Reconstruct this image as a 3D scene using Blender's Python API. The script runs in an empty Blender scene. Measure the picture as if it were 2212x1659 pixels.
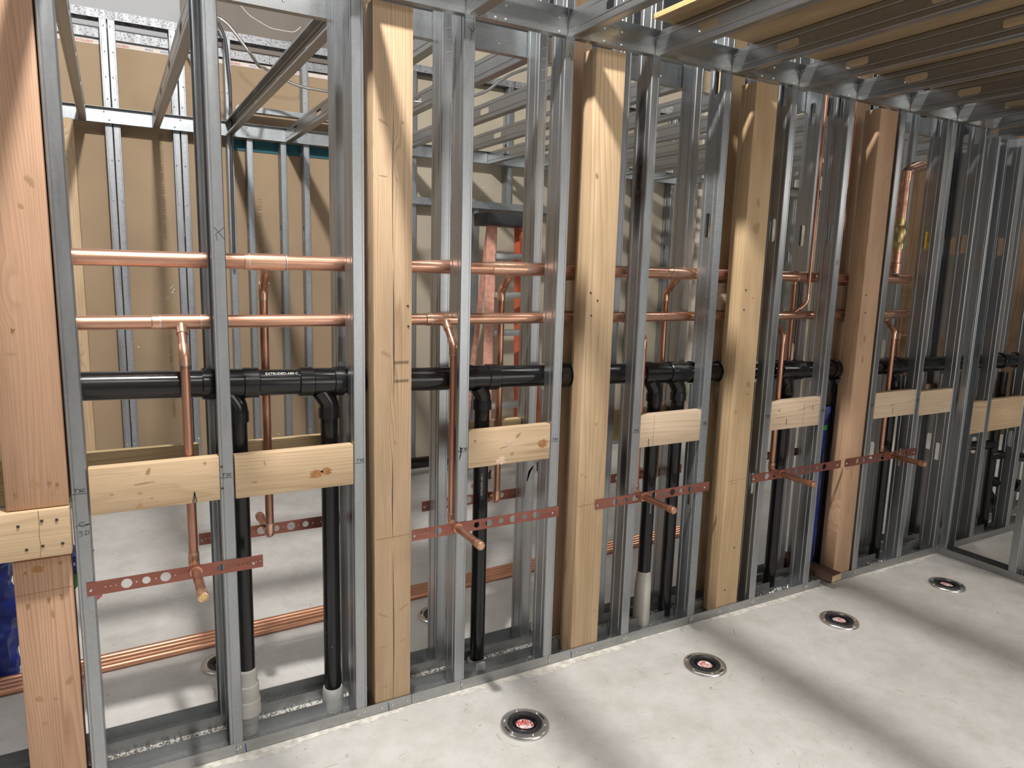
import bpy, bmesh, math, random
from mathutils import Vector, Matrix
random.seed(7)
SC = bpy.context.scene
COL = SC.collection
PI = math.pi

# ------------------------------------------------------------------ camera, world, lights, exposure
cam_d = bpy.data.cameras.new('camera')
cam_d.sensor_width = 36.0
cam_d.lens = 36.0 * 1537.0 / 2212.0
cam_d.clip_start = 0.02
cam = bpy.data.objects.new('camera', cam_d)
COL.objects.link(cam)
R = Matrix(((0.87341628, 0.05432531, -0.48393467),
            (-0.48621838, 0.15263475, -0.86040358),
            (0.02712356, 0.98678842, 0.15972764)))
cam.matrix_world = Matrix.Translation((0.0, -2.322, 1.64)) @ R.to_4x4()
SC.camera = cam

SC.view_settings.view_transform = 'Standard'
SC.view_settings.look = 'None'
SC.view_settings.gamma = 1.0
SC.view_settings.use_curve_mapping = False
SC.view_settings.exposure = 0.05

world = bpy.data.worlds.new('world')
SC.world = world
world.use_nodes = True
world.node_tree.nodes['Background'].inputs[0].default_value = (0.8, 0.85, 0.9, 1)
world.node_tree.nodes['Background'].inputs[1].default_value = 0.25


def area_light(name, loc, size, power, color=(1, 1, 1), shape='DISK', size_y=None, target=None):
    d = bpy.data.lights.new(name, 'AREA')
    d.shape = shape
    d.size = size
    if size_y:
        d.size_y = size_y
    d.energy = power
    d.color = color
    o = bpy.data.objects.new(name, d)
    COL.objects.link(o)
    o.location = loc
    if target is not None:
        o.rotation_euler = (Vector(target) - Vector(loc)).to_track_quat('-Z', 'Y').to_euler()
    return o


# the temporary work lamp hanging above the framing: everything sharp is its shadow
lp = bpy.data.lights.new('work_lamp_bulb', 'POINT')
lp.energy = 560
lp.shadow_soft_size = 0.075
lp.color = (1.0, 0.965, 0.91)
lo = bpy.data.objects.new('work_lamp_bulb', lp)
lo.location = (0.30, -0.87, 4.15)
COL.objects.link(lo)
# unseen area lights added as fill, standing in for bounced light
area_light('fill_front', (0.8, -3.6, 4.8), 2.6, 85, (1.0, 0.97, 0.93), 'RECTANGLE', 2.0, target=(1.2, -2.6, 0))  # soft overhead fill added above the front floor
area_light('fill_low_front', (3.1, -4.9, 1.4), 3.0, 46, (1.0, 0.97, 0.92), 'RECTANGLE', 1.8, target=(2.8, 0, 1.2))  # unseen low fill, added to lift the front faces toward the right
area_light('fill_left', (-3.6, 0.8, 4.5), 2.4, 75, (0.93, 0.97, 1.0), 'RECTANGLE', 2.0, target=(1.0, 1.5, 0.8))  # unseen fill added from the left
area_light('fill_right', (6.6, 1.6, 4.6), 2.0, 75, (1.0, 0.95, 0.88), 'RECTANGLE', 2.0, target=(4.6, 1.5, 0.5))  # added fill that lightens the right of the rear room

area_light('fill_side_room', (5.7, -2.2, 2.42), 1.2, 24, (1.0, 0.96, 0.9), 'RECTANGLE', 0.6, target=(5.3, -0.6, 0.3))  # unseen fill added to brighten the blocks beyond the corner

# ------------------------------------------------------------------ materials


def mat_new(name):
    m = bpy.data.materials.new(name)
    m.use_nodes = True
    nt = m.node_tree
    nt.nodes.clear()
    out = nt.nodes.new('ShaderNodeOutputMaterial')
    b = nt.nodes.new('ShaderNodeBsdfPrincipled')
    nt.links.new(b.outputs[0], out.inputs[0])
    return m, nt, b


def nd(nt, kind, **kw):
    n = nt.nodes.new(kind)
    for k, v in kw.items():
        if k.startswith('i_'):
            key = k[2:].replace('_', ' ')
            n.inputs[key].default_value = v
        else:
            setattr(n, k, v)
    return n


def ramp(nt, fac, stops):
    n = nt.nodes.new('ShaderNodeValToRGB')
    cr = n.color_ramp
    while len(cr.elements) > 1:
        cr.elements.remove(cr.elements[-1])
    cr.elements[0].position = stops[0][0]
    cr.elements[0].color = (*stops[0][1], 1)
    for p, c in stops[1:]:
        e = cr.elements.new(p)
        e.color = (*c, 1)
    nt.links.new(fac, n.inputs[0])
    return n


def mixc(nt, fac, a, b, blend='MIX'):
    n = nt.nodes.new('ShaderNodeMix')
    n.data_type = 'RGBA'
    n.blend_type = blend
    if isinstance(fac, (int, float)):
        n.inputs[0].default_value = fac
    else:
        nt.links.new(fac, n.inputs[0])
    for i, v in ((6, a), (7, b)):
        if isinstance(v, tuple):
            n.inputs[i].default_value = (*v, 1)
        else:
            nt.links.new(v, n.inputs[i])
    return n.outputs[2]


def coords(nt, scale, kind='Object', rnd=0.0):
    tc = nt.nodes.new('ShaderNodeTexCoord')
    mp = nt.nodes.new('ShaderNodeMapping')
    mp.inputs['Scale'].default_value = scale
    nt.links.new(tc.outputs[kind], mp.inputs[0])
    if rnd:
        oi = nt.nodes.new('ShaderNodeObjectInfo')
        mu = nd(nt, 'ShaderNodeMath', operation='MULTIPLY')
        nt.links.new(oi.outputs['Random'], mu.inputs[0])
        mu.inputs[1].default_value = rnd
        cb = nt.nodes.new('ShaderNodeCombineXYZ')
        for i in range(3):
            nt.links.new(mu.outputs[0], cb.inputs[i])
        nt.links.new(cb.outputs[0], mp.inputs['Location'])
    return mp.outputs[0]


def bump(nt, b, height, strength, dist=0.01):
    n = nt.nodes.new('ShaderNodeBump')
    n.inputs['Strength'].default_value = strength
    n.inputs['Distance'].default_value = dist
    nt.links.new(height, n.inputs['Height'])
    nt.links.new(n.outputs[0], b.inputs['Normal'])


def m_galv(name, base=(0.40, 0.42, 0.44), rough=0.36, metallic=0.93, dirty=0.25, axis=2, spangle=0.0):
    m, nt, b = mat_new(name)
    sc = [9.0, 9.0, 9.0]
    sc[axis] = 1.2
    v = coords(nt, sc, rnd=30)
    n1 = nd(nt, 'ShaderNodeTexNoise', i_Scale=3.0, i_Detail=6.0, i_Roughness=0.6)
    nt.links.new(v, n1.inputs['Vector'])
    v2 = coords(nt, (1, 1, 1), rnd=12)
    n2 = nd(nt, 'ShaderNodeTexNoise', i_Scale=90.0, i_Detail=3.0)
    nt.links.new(v2, n2.inputs['Vector'])
    dark = tuple(c * (1 - 0.4 * dirty) for c in base)
    lite = tuple(min(1, c * (1.04 + .2 * dirty)) for c in base)
    r = ramp(nt, n1.outputs[0], [(0.25, dark), (0.5, base), (0.75, lite)])
    r2 = ramp(nt, n2.outputs[0], [(0.40, (0.45, 0.45, 0.45)), (0.45, (1.08, 1.08, 1.08))] if spangle >= 1 else [(0.38, (0.88, 0.88, 0.88)), (0.62, (1.05, 1.05, 1.05))])
    c = mixc(nt, 0.35 + 0.65 * spangle, r.outputs[0], r2.outputs[0], 'MULTIPLY')
    # sparse dark scuffs
    n3 = nd(nt, 'ShaderNodeTexNoise', i_Scale=22.0, i_Detail=8.0, i_Roughness=0.7)
    nt.links.new(v2, n3.inputs['Vector'])
    r3 = ramp(nt, n3.outputs[0], [(0.64, (1, 1, 1)), (0.72, (0.45, 0.43, 0.4))])
    c = mixc(nt, dirty, c, r3.outputs[0], 'MULTIPLY')
    nt.links.new(c, b.inputs['Base Color'])
    b.inputs['Metallic'].default_value = metallic
    rr = nd(nt, 'ShaderNodeMapRange')
    nt.links.new(n1.outputs[0], rr.inputs[0])
    rr.inputs[1].default_value = 0.3
    rr.inputs[2].default_value = 0.7
    rr.inputs[3].default_value = rough - 0.02 - .08 * dirty
    rr.inputs[4].default_value = rough + 0.03 + .12 * dirty
    nt.links.new(rr.outputs[0], b.inputs['Roughness'])
    return m


def m_wood(name, light, mid, dark, axis=2, scale=1.0, stain=0.25, knots=0.8, rings=9.0):
    """softwood: growth rings swept along the grain axis, bent round scattered knots"""
    m, nt, b = mat_new(name)
    sc = [1.0 * scale] * 3
    sc[axis] = 0.06 * scale
    v = coords(nt, sc, rnd=9.0)
    sc2 = [1.0, 0.10, 1.0]
    sc2[axis] = 0.5
    vk = coords(nt, tuple(s * 3.0 for s in sc2), rnd=5.0)
    vor = nd(nt, 'ShaderNodeTexVoronoi', i_Scale=1.25)
    nt.links.new(vk, vor.inputs['Vector'])
    nz = nd(nt, 'ShaderNodeTexNoise', i_Scale=5.0, i_Detail=2.0)
    nt.links.new(v, nz.inputs['Vector'])
    # knot pull
    kp = nd(nt, 'ShaderNodeMapRange')
    nt.links.new(vor.outputs['Distance'], kp.inputs[0])
    kp.inputs[1].default_value = 0.0
    kp.inputs[2].default_value = 0.22
    kp.inputs[3].default_value = 0.055 * knots
    kp.inputs[4].default_value = 0.0
    sep = nt.nodes.new('ShaderNodeSeparateXYZ')
    nt.links.new(v, sep.inputs[0])
    axs = [i for i in range(3) if i != axis]
    a1 = nd(nt, 'ShaderNodeMath', operation='ADD')
    nt.links.new(sep.outputs[axs[0]], a1.inputs[0])
    m2 = nd(nt, 'ShaderNodeMath', operation='MULTIPLY')
    nt.links.new(sep.outputs[axs[1]], m2.inputs[0])
    m2.inputs[1].default_value = 0.55
    nt.links.new(m2.outputs[0], a1.inputs[1])
    a2 = nd(nt, 'ShaderNodeMath', operation='MULTIPLY_ADD')
    nt.links.new(nz.outputs[0], a2.inputs[0])
    a2.inputs[1].default_value = 0.26
    nt.links.new(a1.outputs[0], a2.inputs[2])
    a3 = nd(nt, 'ShaderNodeMath', operation='ADD')
    nt.links.new(a2.outputs[0], a3.inputs[0])
    nt.links.new(kp.outputs[0], a3.inputs[1])
    a4 = nd(nt, 'ShaderNodeMath', operation='MULTIPLY')
    nt.links.new(a3.outputs[0], a4.inputs[0])
    a4.inputs[1].default_value = rings * 14.0
    fr = nd(nt, 'ShaderNodeMath', operation='FRACT')
    nt.links.new(a4.outputs[0], fr.inputs[0])
    r = ramp(nt, fr.outputs[0], [(0.0, light), (0.55, mid), (0.85, dark), (0.93, mid), (1.0, light)])
    # broad tone variation
    vb = [1.0] * 3
    vb[axis] = 0.2
    v3 = coords(nt, vb, rnd=20)
    n3 = nd(nt, 'ShaderNodeTexNoise', i_Scale=9.0, i_Detail=4.0)
    nt.links.new(v3, n3.inputs['Vector'])
    r3 = ramp(nt, n3.outputs[0], [(0.3, (1 - stain, 1 - stain * 1.1, 1 - stain * 1.3)), (0.6, (1, 1, 1))])
    gm = nd(nt, 'ShaderNodeMapRange')
    nt.links.new(nz.outputs[0], gm.inputs[0])
    gm.inputs[1].default_value = 0.35
    gm.inputs[2].default_value = 0.65
    gm.inputs[3].default_value = 0.15
    gm.inputs[4].default_value = 0.75
    c = mixc(nt, gm.outputs[0], mid, r.outputs[0])
    c = mixc(nt, 1.0, c, r3.outputs[0], 'MULTIPLY')
    # knots
    rk = ramp(nt, vor.outputs['Distance'], [(0.0, (0.40, 0.26, 0.16)), (0.030, (0.62, 0.46, 0.32)), (0.045, (0.45, 0.30, 0.18)), (0.060, (0.85, 0.76, 0.66)), (0.10, (1, 1, 1))])
    c = mixc(nt, knots, c, rk.outputs[0], 'MULTIPLY')
    # fine fibre
    vf = [160.0] * 3
    vf[axis] = 3.0
    v4 = coords(nt, vf)
    n4 = nd(nt, 'ShaderNodeTexNoise', i_Scale=1.5, i_Detail=2.0)
    nt.links.new(v4, n4.inputs['Vector'])
    r4 = ramp(nt, n4.outputs[0], [(0.3, (0.84, 0.83, 0.8)), (0.7, (1.06, 1.05, 1.04))])
    c = mixc(nt, 0.7, c, r4.outputs[0], 'MULTIPLY')
    hs = nt.nodes.new('ShaderNodeHueSaturation')
    hs.inputs['Saturation'].default_value = 0.88
    nt.links.new(c, hs.inputs['Color'])
    c = hs.outputs[0]
    nt.links.new(c, b.inputs['Base Color'])
    b.inputs['Roughness'].default_value = 0.62
    bump(nt, b, n4.outputs[0], 0.15, 0.003)
    return m


def m_copper(name, base=(0.80, 0.42, 0.27), dark=(0.42, 0.2, 0.12), rough=0.27, axis=0):
    m, nt, b = mat_new(name)
    sc = [14.0] * 3
    sc[axis] = 3.0
    v = coords(nt, tuple(sc), rnd=9)
    n1 = nd(nt, 'ShaderNodeTexNoise', i_Scale=1.0, i_Detail=6.0, i_Roughness=0.62)
    nt.links.new(v, n1.inputs['Vector'])
    r = ramp(nt, n1.outputs[0], [(0.32, dark), (0.5, tuple((a * 2 + d) / 3 for a, d in zip(base, dark))), (0.68, base)])
    nt.links.new(r.outputs[0], b.inputs['Base Color'])
    b.inputs['Metallic'].default_value = 0.82
    b.inputs['Roughness'].default_value = rough
    rr = nd(nt, 'ShaderNodeMapRange')
    nt.links.new(n1.outputs[0], rr.inputs[0])
    rr.inputs[1].default_value = 0.3
    rr.inputs[2].default_value = 0.7
    rr.inputs[3].default_value = rough + 0.12
    rr.inputs[4].default_value = rough - 0.05
    nt.links.new(rr.outputs[0], b.inputs['Roughness'])
    return m


def m_plain(name, col, rough=0.5, metallic=0.0, noise=0.12, nscale=18.0, bumps=0.0, spec=0.5, coat=0.0):
    m, nt, b = mat_new(name)
    v = coords(nt, (1, 1, 1), rnd=4)
    n1 = nd(nt, 'ShaderNodeTexNoise', i_Scale=nscale, i_Detail=5.0)
    nt.links.new(v, n1.inputs['Vector'])
    r = ramp(nt, n1.outputs[0], [(0.3, tuple(c * (1 - noise) for c in col)), (0.7, tuple(min(1, c * (1 + noise)) for c in col))])
    nt.links.new(r.outputs[0], b.inputs['Base Color'])
    b.inputs['Roughness'].default_value = rough
    b.inputs['Metallic'].default_value = metallic
    b.inputs['Specular IOR Level'].default_value = spec
    b.inputs['Coat Weight'].default_value = coat
    if bumps:
        bump(nt, b, n1.outputs[0], bumps, 0.004)
    return m


def m_abs():
    m, nt, b = mat_new('black_abs_plastic')
    v = coords(nt, (1, 1, 1), rnd=7)
    n1 = nd(nt, 'ShaderNodeTexNoise', i_Scale=75.0, i_Detail=4.0, i_Roughness=0.65)
    nt.links.new(v, n1.inputs['Vector'])
    r = ramp(nt, n1.outputs[0], [(0.0, (0.006, 0.006, 0.007)), (0.70, (0.009, 0.009, 0.010)), (0.76, (0.32, 0.31, 0.29))])
    nt.links.new(r.outputs[0], b.inputs['Base Color'])
    n2 = nd(nt, 'ShaderNodeTexNoise', i_Scale=8.0, i_Detail=3.0)
    nt.links.new(v, n2.inputs['Vector'])
    rr = nd(nt, 'ShaderNodeMapRange')
    nt.links.new(n2.outputs[0], rr.inputs[0])
    rr.inputs[1].default_value = 0.35
    rr.inputs[2].default_value = 0.65
    rr.inputs[3].default_value = 0.12
    rr.inputs[4].default_value = 0.26
    nt.links.new(rr.outputs[0], b.inputs['Roughness'])
    return m


def m_concrete():
    m, nt, b = mat_new('trowelled_concrete')
    v = coords(nt, (1, 1, 1))
    n1 = nd(nt, 'ShaderNodeTexNoise', i_Scale=1.6, i_Detail=8.0, i_Roughness=0.62)
    nt.links.new(v, n1.inputs['Vector'])
    r1 = ramp(nt, n1.outputs[0], [(0.3, (0.53, 0.515, 0.49)), (0.52, (0.64, 0.63, 0.61)), (0.72, (0.70, 0.695, 0.68))])
    n2 = nd(nt, 'ShaderNodeTexNoise', i_Scale=11.0, i_Detail=7.0, i_Roughness=0.7)
    nt.links.new(v, n2.inputs['Vector'])
    r2 = ramp(nt, n2.outputs[0], [(0.3, (0.84, 0.825, 0.8)), (0.6, (1.03, 1.03, 1.03))])
    c = mixc(nt, 0.75, r1.outputs[0], r2.outputs[0], 'MULTIPLY')
    # hairline trowel scratches: thin arcs from warped cells at three scales
    fac = None
    for i, (s, w, th) in enumerate(((3.0, 1.6, 0.010), (5.2, 2.2, 0.008), (8.0, 1.4, 0.010))):
        mp = coords(nt, (1, 1.7 + 0.4 * i, 1))
        nw = nd(nt, 'ShaderNodeTexNoise', i_Scale=s * 0.9, i_Detail=1.5)
        nt.links.new(mp, nw.inputs['Vector'])
        wv = nd(nt, 'ShaderNodeTexWave', i_Scale=s * 0.35, i_Distortion=w * 9, i_Detail=1.0)
        wv.inputs['Detail Scale'].default_value = 1.2 + i
        wv.wave_type = 'RINGS' if i == 1 else 'BANDS'
        nt.links.new(mp, wv.inputs['Vector'])
        ab = nd(nt, 'ShaderNodeMath', operation='SUBTRACT')
        nt.links.new(wv.outputs['Fac'], ab.inputs[0])
        ab.inputs[1].default_value = 0.5
        ab2 = nd(nt, 'ShaderNodeMath', operation='ABSOLUTE')
        nt.links.new(ab.outputs[0], ab2.inputs[0])
        lt = nd(nt, 'ShaderNodeMapRange')
        nt.links.new(ab2.outputs[0], lt.inputs[0])
        lt.inputs[1].default_value = 0.0
        lt.inputs[2].default_value = th * 2.4
        lt.inputs[3].default_value = 1.0
        lt.inputs[4].default_value = 0.0
        # only here and there
        ng = nd(nt, 'ShaderNodeTexNoise', i_Scale=17.0 + 5 * i, i_Detail=2.0)
        mpo = coords(nt, (1, 1, 1))
        nt.links.new(mpo, ng.inputs['Vector'])
        gate = nd(nt, 'ShaderNodeMapRange')
        nt.links.new(ng.outputs[0], gate.inputs[0])
        gate.inputs[1].default_value = 0.56
        gate.inputs[2].default_value = 0.60
        mu = nd(nt, 'ShaderNodeMath', operation='MULTIPLY')
        nt.links.new(lt.outputs[0], mu.inputs[0])
        nt.links.new(gate.outputs[0], mu.inputs[1])
        if fac is None:
            fac = mu.outputs[0]
        else:
            mx = nd(nt, 'ShaderNodeMath', operation='MAXIMUM')
            nt.links.new(fac, mx.inputs[0])
            nt.links.new(mu.outputs[0], mx.inputs[1])
            fac = mx.outputs[0]
    sc = nd(nt, 'ShaderNodeMath', operation='MULTIPLY')
    nt.links.new(fac, sc.inputs[0])
    sc.inputs[1].default_value = 0.75
    c = mixc(nt, sc.outputs[0], c, (0.24, 0.18, 0.12))
    # tiny dark specks
    n5 = nd(nt, 'ShaderNodeTexNoise', i_Scale=45.0, i_Detail=2.0)
    nt.links.new(v, n5.inputs['Vector'])
    r5 = ramp(nt, n5.outputs[0], [(0.74, (1, 1, 1)), (0.79, (0.5, 0.46, 0.4))])
    c = mixc(nt, 0.7, c, r5.outputs[0], 'MULTIPLY')
    nt.links.new(c, b.inputs['Base Color'])
    b.inputs['Roughness'].default_value = 0.6
    bump(nt, b, n2.outputs[0], 0.06, 0.004)
    return m


def m_drywall(name, col, splat=True):
    m, nt, b = mat_new(name)
    v = coords(nt, (1, 1, 1))
    n1 = nd(nt, 'ShaderNodeTexNoise', i_Scale=2.5, i_Detail=5.0)
    nt.links.new(v, n1.inputs['Vector'])
    r1 = ramp(nt, n1.outputs[0], [(0.3, tuple(c * 0.9 for c in col)), (0.7, tuple(c * 1.06 for c in col))])
    c = r1.outputs[0]
    if splat:
        n2 = nd(nt, 'ShaderNodeTexNoise', i_Scale=34.0, i_Detail=2.0)
        nt.links.new(v, n2.inputs['Vector'])
        sep = nt.nodes.new('ShaderNodeSeparateXYZ')
        nt.links.new(v, sep.inputs[0])
        g = nd(nt, 'ShaderNodeMapRange')
        nt.links.new(sep.outputs[2], g.inputs[0])
        g.inputs[1].default_value = 1.6
        g.inputs[2].default_value = 0.9
        rs = ramp(nt, n2.outputs[0], [(0.735, (0, 0, 0)), (0.75, (1, 1, 1))])
        mu = nd(nt, 'ShaderNodeMath', operation='MULTIPLY')
        nt.links.new(g.outputs[0], mu.inputs[0])
        nt.links.new(rs.outputs[0], mu.inputs[1])
        c = mixc(nt, mu.outputs[0], c, (0.75, 0.72, 0.66))
    nt.links.new(c, b.inputs['Base Color'])
    b.inputs['Roughness'].default_value = 0.8
    return m


def m_label():
    m, nt, b = mat_new('red_white_sticker')
    v = coords(nt, (1, 1, 1), rnd=3)
    br = nd(nt, 'ShaderNodeTexBrick', i_Scale=26.0)
    br.inputs['Color1'].default_value = (0.85, 0.83, 0.8, 1)
    br.inputs['Color2'].default_value = (0.62, 0.06, 0.07, 1)
    br.inputs['Mortar'].default_value = (0.8, 0.78, 0.76, 1)
    br.inputs['Mortar Size'].default_value = 0.05
    mp = nt.nodes.new('ShaderNodeMapping')
    mp.inputs['Rotation'].default_value = (0, 0, 0.9)
    nt.links.new(v, mp.inputs[0])
    nt.links.new(mp.outputs[0], br.inputs['Vector'])
    n1 = nd(nt, 'ShaderNodeTexNoise', i_Scale=60.0, i_Detail=2.0)
    nt.links.new(v, n1.inputs['Vector'])
    r = ramp(nt, n1.outputs[0], [(0.54, (1, 1, 1)), (0.57, (0.75, 0.12, 0.12))])
    c = mixc(nt, 0.8, br.outputs[0], r.outputs[0], 'MULTIPLY')
    nt.links.new(c, b.inputs['Base Color'])
    b.inputs['Roughness'].default_value = 0.35
    return m


M = {}
M['galv'] = m_galv('galvanized_steel')
M['galv_x'] = m_galv('galvanized_steel_track', base=(0.40, 0.41, 0.415), rough=0.42, axis=0, dirty=0.6)
M['galv_y'] = m_galv('galvanized_steel_joist', base=(0.40, 0.405, 0.405), rough=0.33, axis=1, dirty=0.0)
M['galv_bright'] = m_galv('bright_galvanized_steel', base=(0.33, 0.355, 0.375), rough=0.40, dirty=0.2, spangle=0.6, metallic=0.75)
M['galv_rim'] = m_galv('rim_track_steel', base=(0.44, 0.46, 0.47), rough=0.27, axis=0, dirty=0.0, metallic=0.92)
M['galv_old'] = m_galv('old_galvanized', base=(0.34, 0.355, 0.38), rough=0.45, dirty=0.6, metallic=0.6, spangle=0.9)
M['galv_far'] = m_galv('old_speckled_galvanized', base=(0.33, 0.34, 0.36), rough=0.5, dirty=1.0, metallic=0.45, spangle=1.0)
M['screw'] = m_plain('zinc_screw', (0.62, 0.63, 0.62), 0.3, 0.9)
M['dark_screw'] = m_plain('dark_screw_hole', (0.05, 0.04, 0.03), 0.6, 0.2)
M['gold_screw'] = m_plain('brass_coated_screw', (0.35, 0.24, 0.08), 0.35, 0.8)
M['P_red'] = m_wood('reddish_fir', (0.66, 0.385, 0.235), (0.58, 0.32, 0.18), (0.42, 0.21, 0.105), rings=7, knots=0.7)
M['P_tan'] = m_wood('tan_fir_timber', (0.66, 0.46, 0.275), (0.58, 0.385, 0.215), (0.43, 0.265, 0.13), rings=8, knots=0.7)
M['P_yel'] = m_wood('yellow_pine_timber', (0.70, 0.50, 0.29), (0.62, 0.42, 0.225), (0.45, 0.275, 0.125), rings=5, knots=0.9)
M['P_knotty'] = m_wood('knotty_yellow_timber', (0.72, 0.51, 0.27), (0.63, 0.42, 0.21), (0.44, 0.27, 0.12), rings=5, knots=1.0)
M['P_pink'] = m_wood('pinkish_fir_timber', (0.68, 0.43, 0.26), (0.60, 0.355, 0.195), (0.45, 0.25, 0.125), rings=6, knots=0.8)
M['P_rear'] = m_wood('orange_brown_timber', (0.70, 0.47, 0.28), (0.62, 0.39, 0.215), (0.48, 0.28, 0.14), rings=6)
M['B_wood'] = m_wood('lumber_block', (0.74, 0.54, 0.33), (0.66, 0.46, 0.26), (0.43, 0.27, 0.13), axis=0, rings=6, knots=1.0, stain=0.2)
M['B_pale'] = m_wood('pale_lumber_block', (0.80, 0.62, 0.44), (0.73, 0.545, 0.37), (0.55, 0.38, 0.23), axis=0, rings=6, knots=0.7, stain=0.15)
M['B_rear'] = m_wood('rear_lumber_block', (0.60, 0.44, 0.22), (0.50, 0.355, 0.165), (0.36, 0.24, 0.10), axis=0, rings=7)
M['ply'] = m_wood('plywood_face', (0.42, 0.29, 0.15), (0.37, 0.25, 0.12), (0.29, 0.19, 0.085), axis=1, rings=1.6, knots=0.4, stain=0.3)
M['ply_edge'] = m_wood('plywood_edge', (0.82, 0.6, 0.24), (0.72, 0.47, 0.15), (0.4, 0.24, 0.08), axis=1, rings=20, knots=0.0)
M['darkwood'] = m_wood('dark_stained_board', (0.16, 0.085, 0.055), (0.12, 0.06, 0.04), (0.07, 0.035, 0.02), axis=1, rings=6, knots=0.4)
M['cu'] = m_copper('copper_main_pipe', base=(0.76, 0.43, 0.31), dark=(0.46, 0.235, 0.155))
M['cu_v'] = m_copper('copper_branch_pipe', base=(0.62, 0.33, 0.235), dark=(0.33, 0.16, 0.105), axis=2, rough=0.3)
M['cu_fit'] = m_copper('copper_fitting', base=(0.80, 0.49, 0.35), dark=(0.50, 0.27, 0.175), rough=0.24)
M['cu_strap'] = m_copper('copper_coated_bracket', base=(0.38, 0.155, 0.12), dark=(0.26, 0.10, 0.078), rough=0.42)
M['cu_new'] = None
M['solder'] = m_plain('solder_ring', (0.62, 0.6, 0.58), 0.35, 0.9)
M['cu_new'] = m_plain('bright_new_copper', (0.80, 0.42, 0.27), 0.36, 0.88, 0.06, 4)
M['brass'] = m_plain('brass', (0.55, 0.42, 0.2), 0.35, 0.85)
M['gold'] = m_plain('brass_cap', (0.72, 0.55, 0.25), 0.3, 0.85, 0.25, 90)
M['abs'] = m_abs()
M['sleeve'] = m_plain('white_foam_sleeve', (0.50, 0.48, 0.44), 0.7, 0, 0.12, 12)
M['collar'] = m_plain('grey_pipe_collar', (0.42, 0.42, 0.41), 0.6, 0, 0.15, 25)
M['rubble'] = m_plain('concrete_rubble', (0.25, 0.225, 0.185), 0.9, 0, 0.75, 160, 0.4)
M['mortar'] = m_plain('mortar_smear', (0.68, 0.65, 0.59), 0.85, 0, 0.25, 40, 0.3)
M['floor'] = m_concrete()
M['tan'] = m_drywall('tan_drywall_back', (0.42, 0.305, 0.195))
M['cream'] = m_drywall('cream_drywall', (0.54, 0.48, 0.375))
M['grey_board'] = m_plain('grey_painted_board', (0.46, 0.47, 0.49), 0.7, 0, 0.05, 3)
M['shaded_board'] = m_plain('shaded_upper_board', (0.22, 0.19, 0.165), 0.7, 0, 0.08, 3)  # shade on the upper far wall, painted in as a darker brown
M['dark_shell'] = m_plain('dark_roof_deck', (0.05, 0.052, 0.06), 0.9, 0, 0.2, 3)
M['shell'] = m_plain('shell_wall_paint', (0.30, 0.29, 0.28), 0.85, 0, 0.06, 2)
M['paper'] = m_plain('white_edge_tape', (0.78, 0.72, 0.66), 0.7, 0, 0.05)
M['red_ink'] = m_plain('red_ink', (0.6, 0.05, 0.04), 0.7)
M['blue_ink'] = m_plain('blue_grey_ink', (0.32, 0.35, 0.48), 0.7)
M['print_ink'] = m_plain('brown_print_ink', (0.25, 0.19, 0.12), 0.8)
M['marker'] = m_plain('black_marker', (0.012, 0.012, 0.014), 0.5)
M['blue_marker'] = m_plain('blue_marker', (0.02, 0.03, 0.25), 0.5)
M['chalk'] = m_plain('red_pencil_line', (0.33, 0.15, 0.06), 0.8)
M['white_print'] = m_plain('white_pipe_print', (0.6, 0.6, 0.58), 0.6)
M['stainless'] = m_plain('stainless_ring', (0.72, 0.71, 0.69), 0.28, 0.92, 0.15, 14)
M['rubber'] = m_plain('black_rubber_ring', (0.025, 0.026, 0.03), 0.4, 0, 0.4, 40)
M['sticker'] = m_label()
M['orange'] = m_plain('orange_fibreglass', (0.66, 0.15, 0.07), 0.5, 0, 0.15, 10)
M['salmon'] = m_plain('worn_orange_fibreglass', (0.72, 0.36, 0.27), 0.55, 0, 0.22, 30)
M['alu'] = m_plain('ladder_aluminium', (0.55, 0.56, 0.57), 0.4, 0.7)
M['blk_plastic'] = m_plain('black_plastic_cap', (0.035, 0.036, 0.04), 0.45)
M['teal'] = m_plain('teal_membrane', (0.01, 0.12, 0.16), 0.6)
M['blue_film'] = m_plain('blue_plastic_film', (0.006, 0.022, 0.20), 0.38, 0, 0.4, 12, 0.5)
M['green_film'] = m_plain('green_tape', (0.02, 0.22, 0.06), 0.5, 0, 0.3, 30)
M['pink_tape'] = m_plain('pink_flag_tape', (0.72, 0.18, 0.2), 0.6)
M['mc'] = m_galv('armoured_cable_steel', base=(0.62, 0.62, 0.60), rough=0.35, dirty=0.1)
M['wire'] = m_plain('white_wire', (0.7, 0.69, 0.66), 0.5)
M['dk_wire'] = m_plain('dark_cable', (0.06, 0.06, 0.065), 0.5)
M['pvc'] = m_plain('cream_pvc_pipe', (0.66, 0.60, 0.50), 0.4)
M['yellow'] = m_plain('yellow_valve_handle', (0.75, 0.48, 0.02), 0.45)
M['box_black'] = m_plain('black_carton', (0.03, 0.03, 0.032), 0.5)

# ------------------------------------------------------------------ helpers


def link(name, me, mat=None, parent=None, loc=(0, 0, 0)):
    o = bpy.data.objects.new(name, me)
    COL.objects.link(o)
    o.location = loc
    if mat is not None and hasattr(me, 'materials') and len(me.materials) == 0:
        me.materials.append(mat)
    if parent is not None:
        o.parent = parent
    return o


def mesh_of(bm, name, smooth=None):
    bmesh.ops.recalc_face_normals(bm, faces=bm.faces)
    me = bpy.data.meshes.new(name)
    bm.to_mesh(me)
    bm.free()
    if smooth is not None:
        for p in me.polygons:
            p.use_smooth = True
        me.set_sharp_from_angle(angle=math.radians(smooth))
    return me


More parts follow.
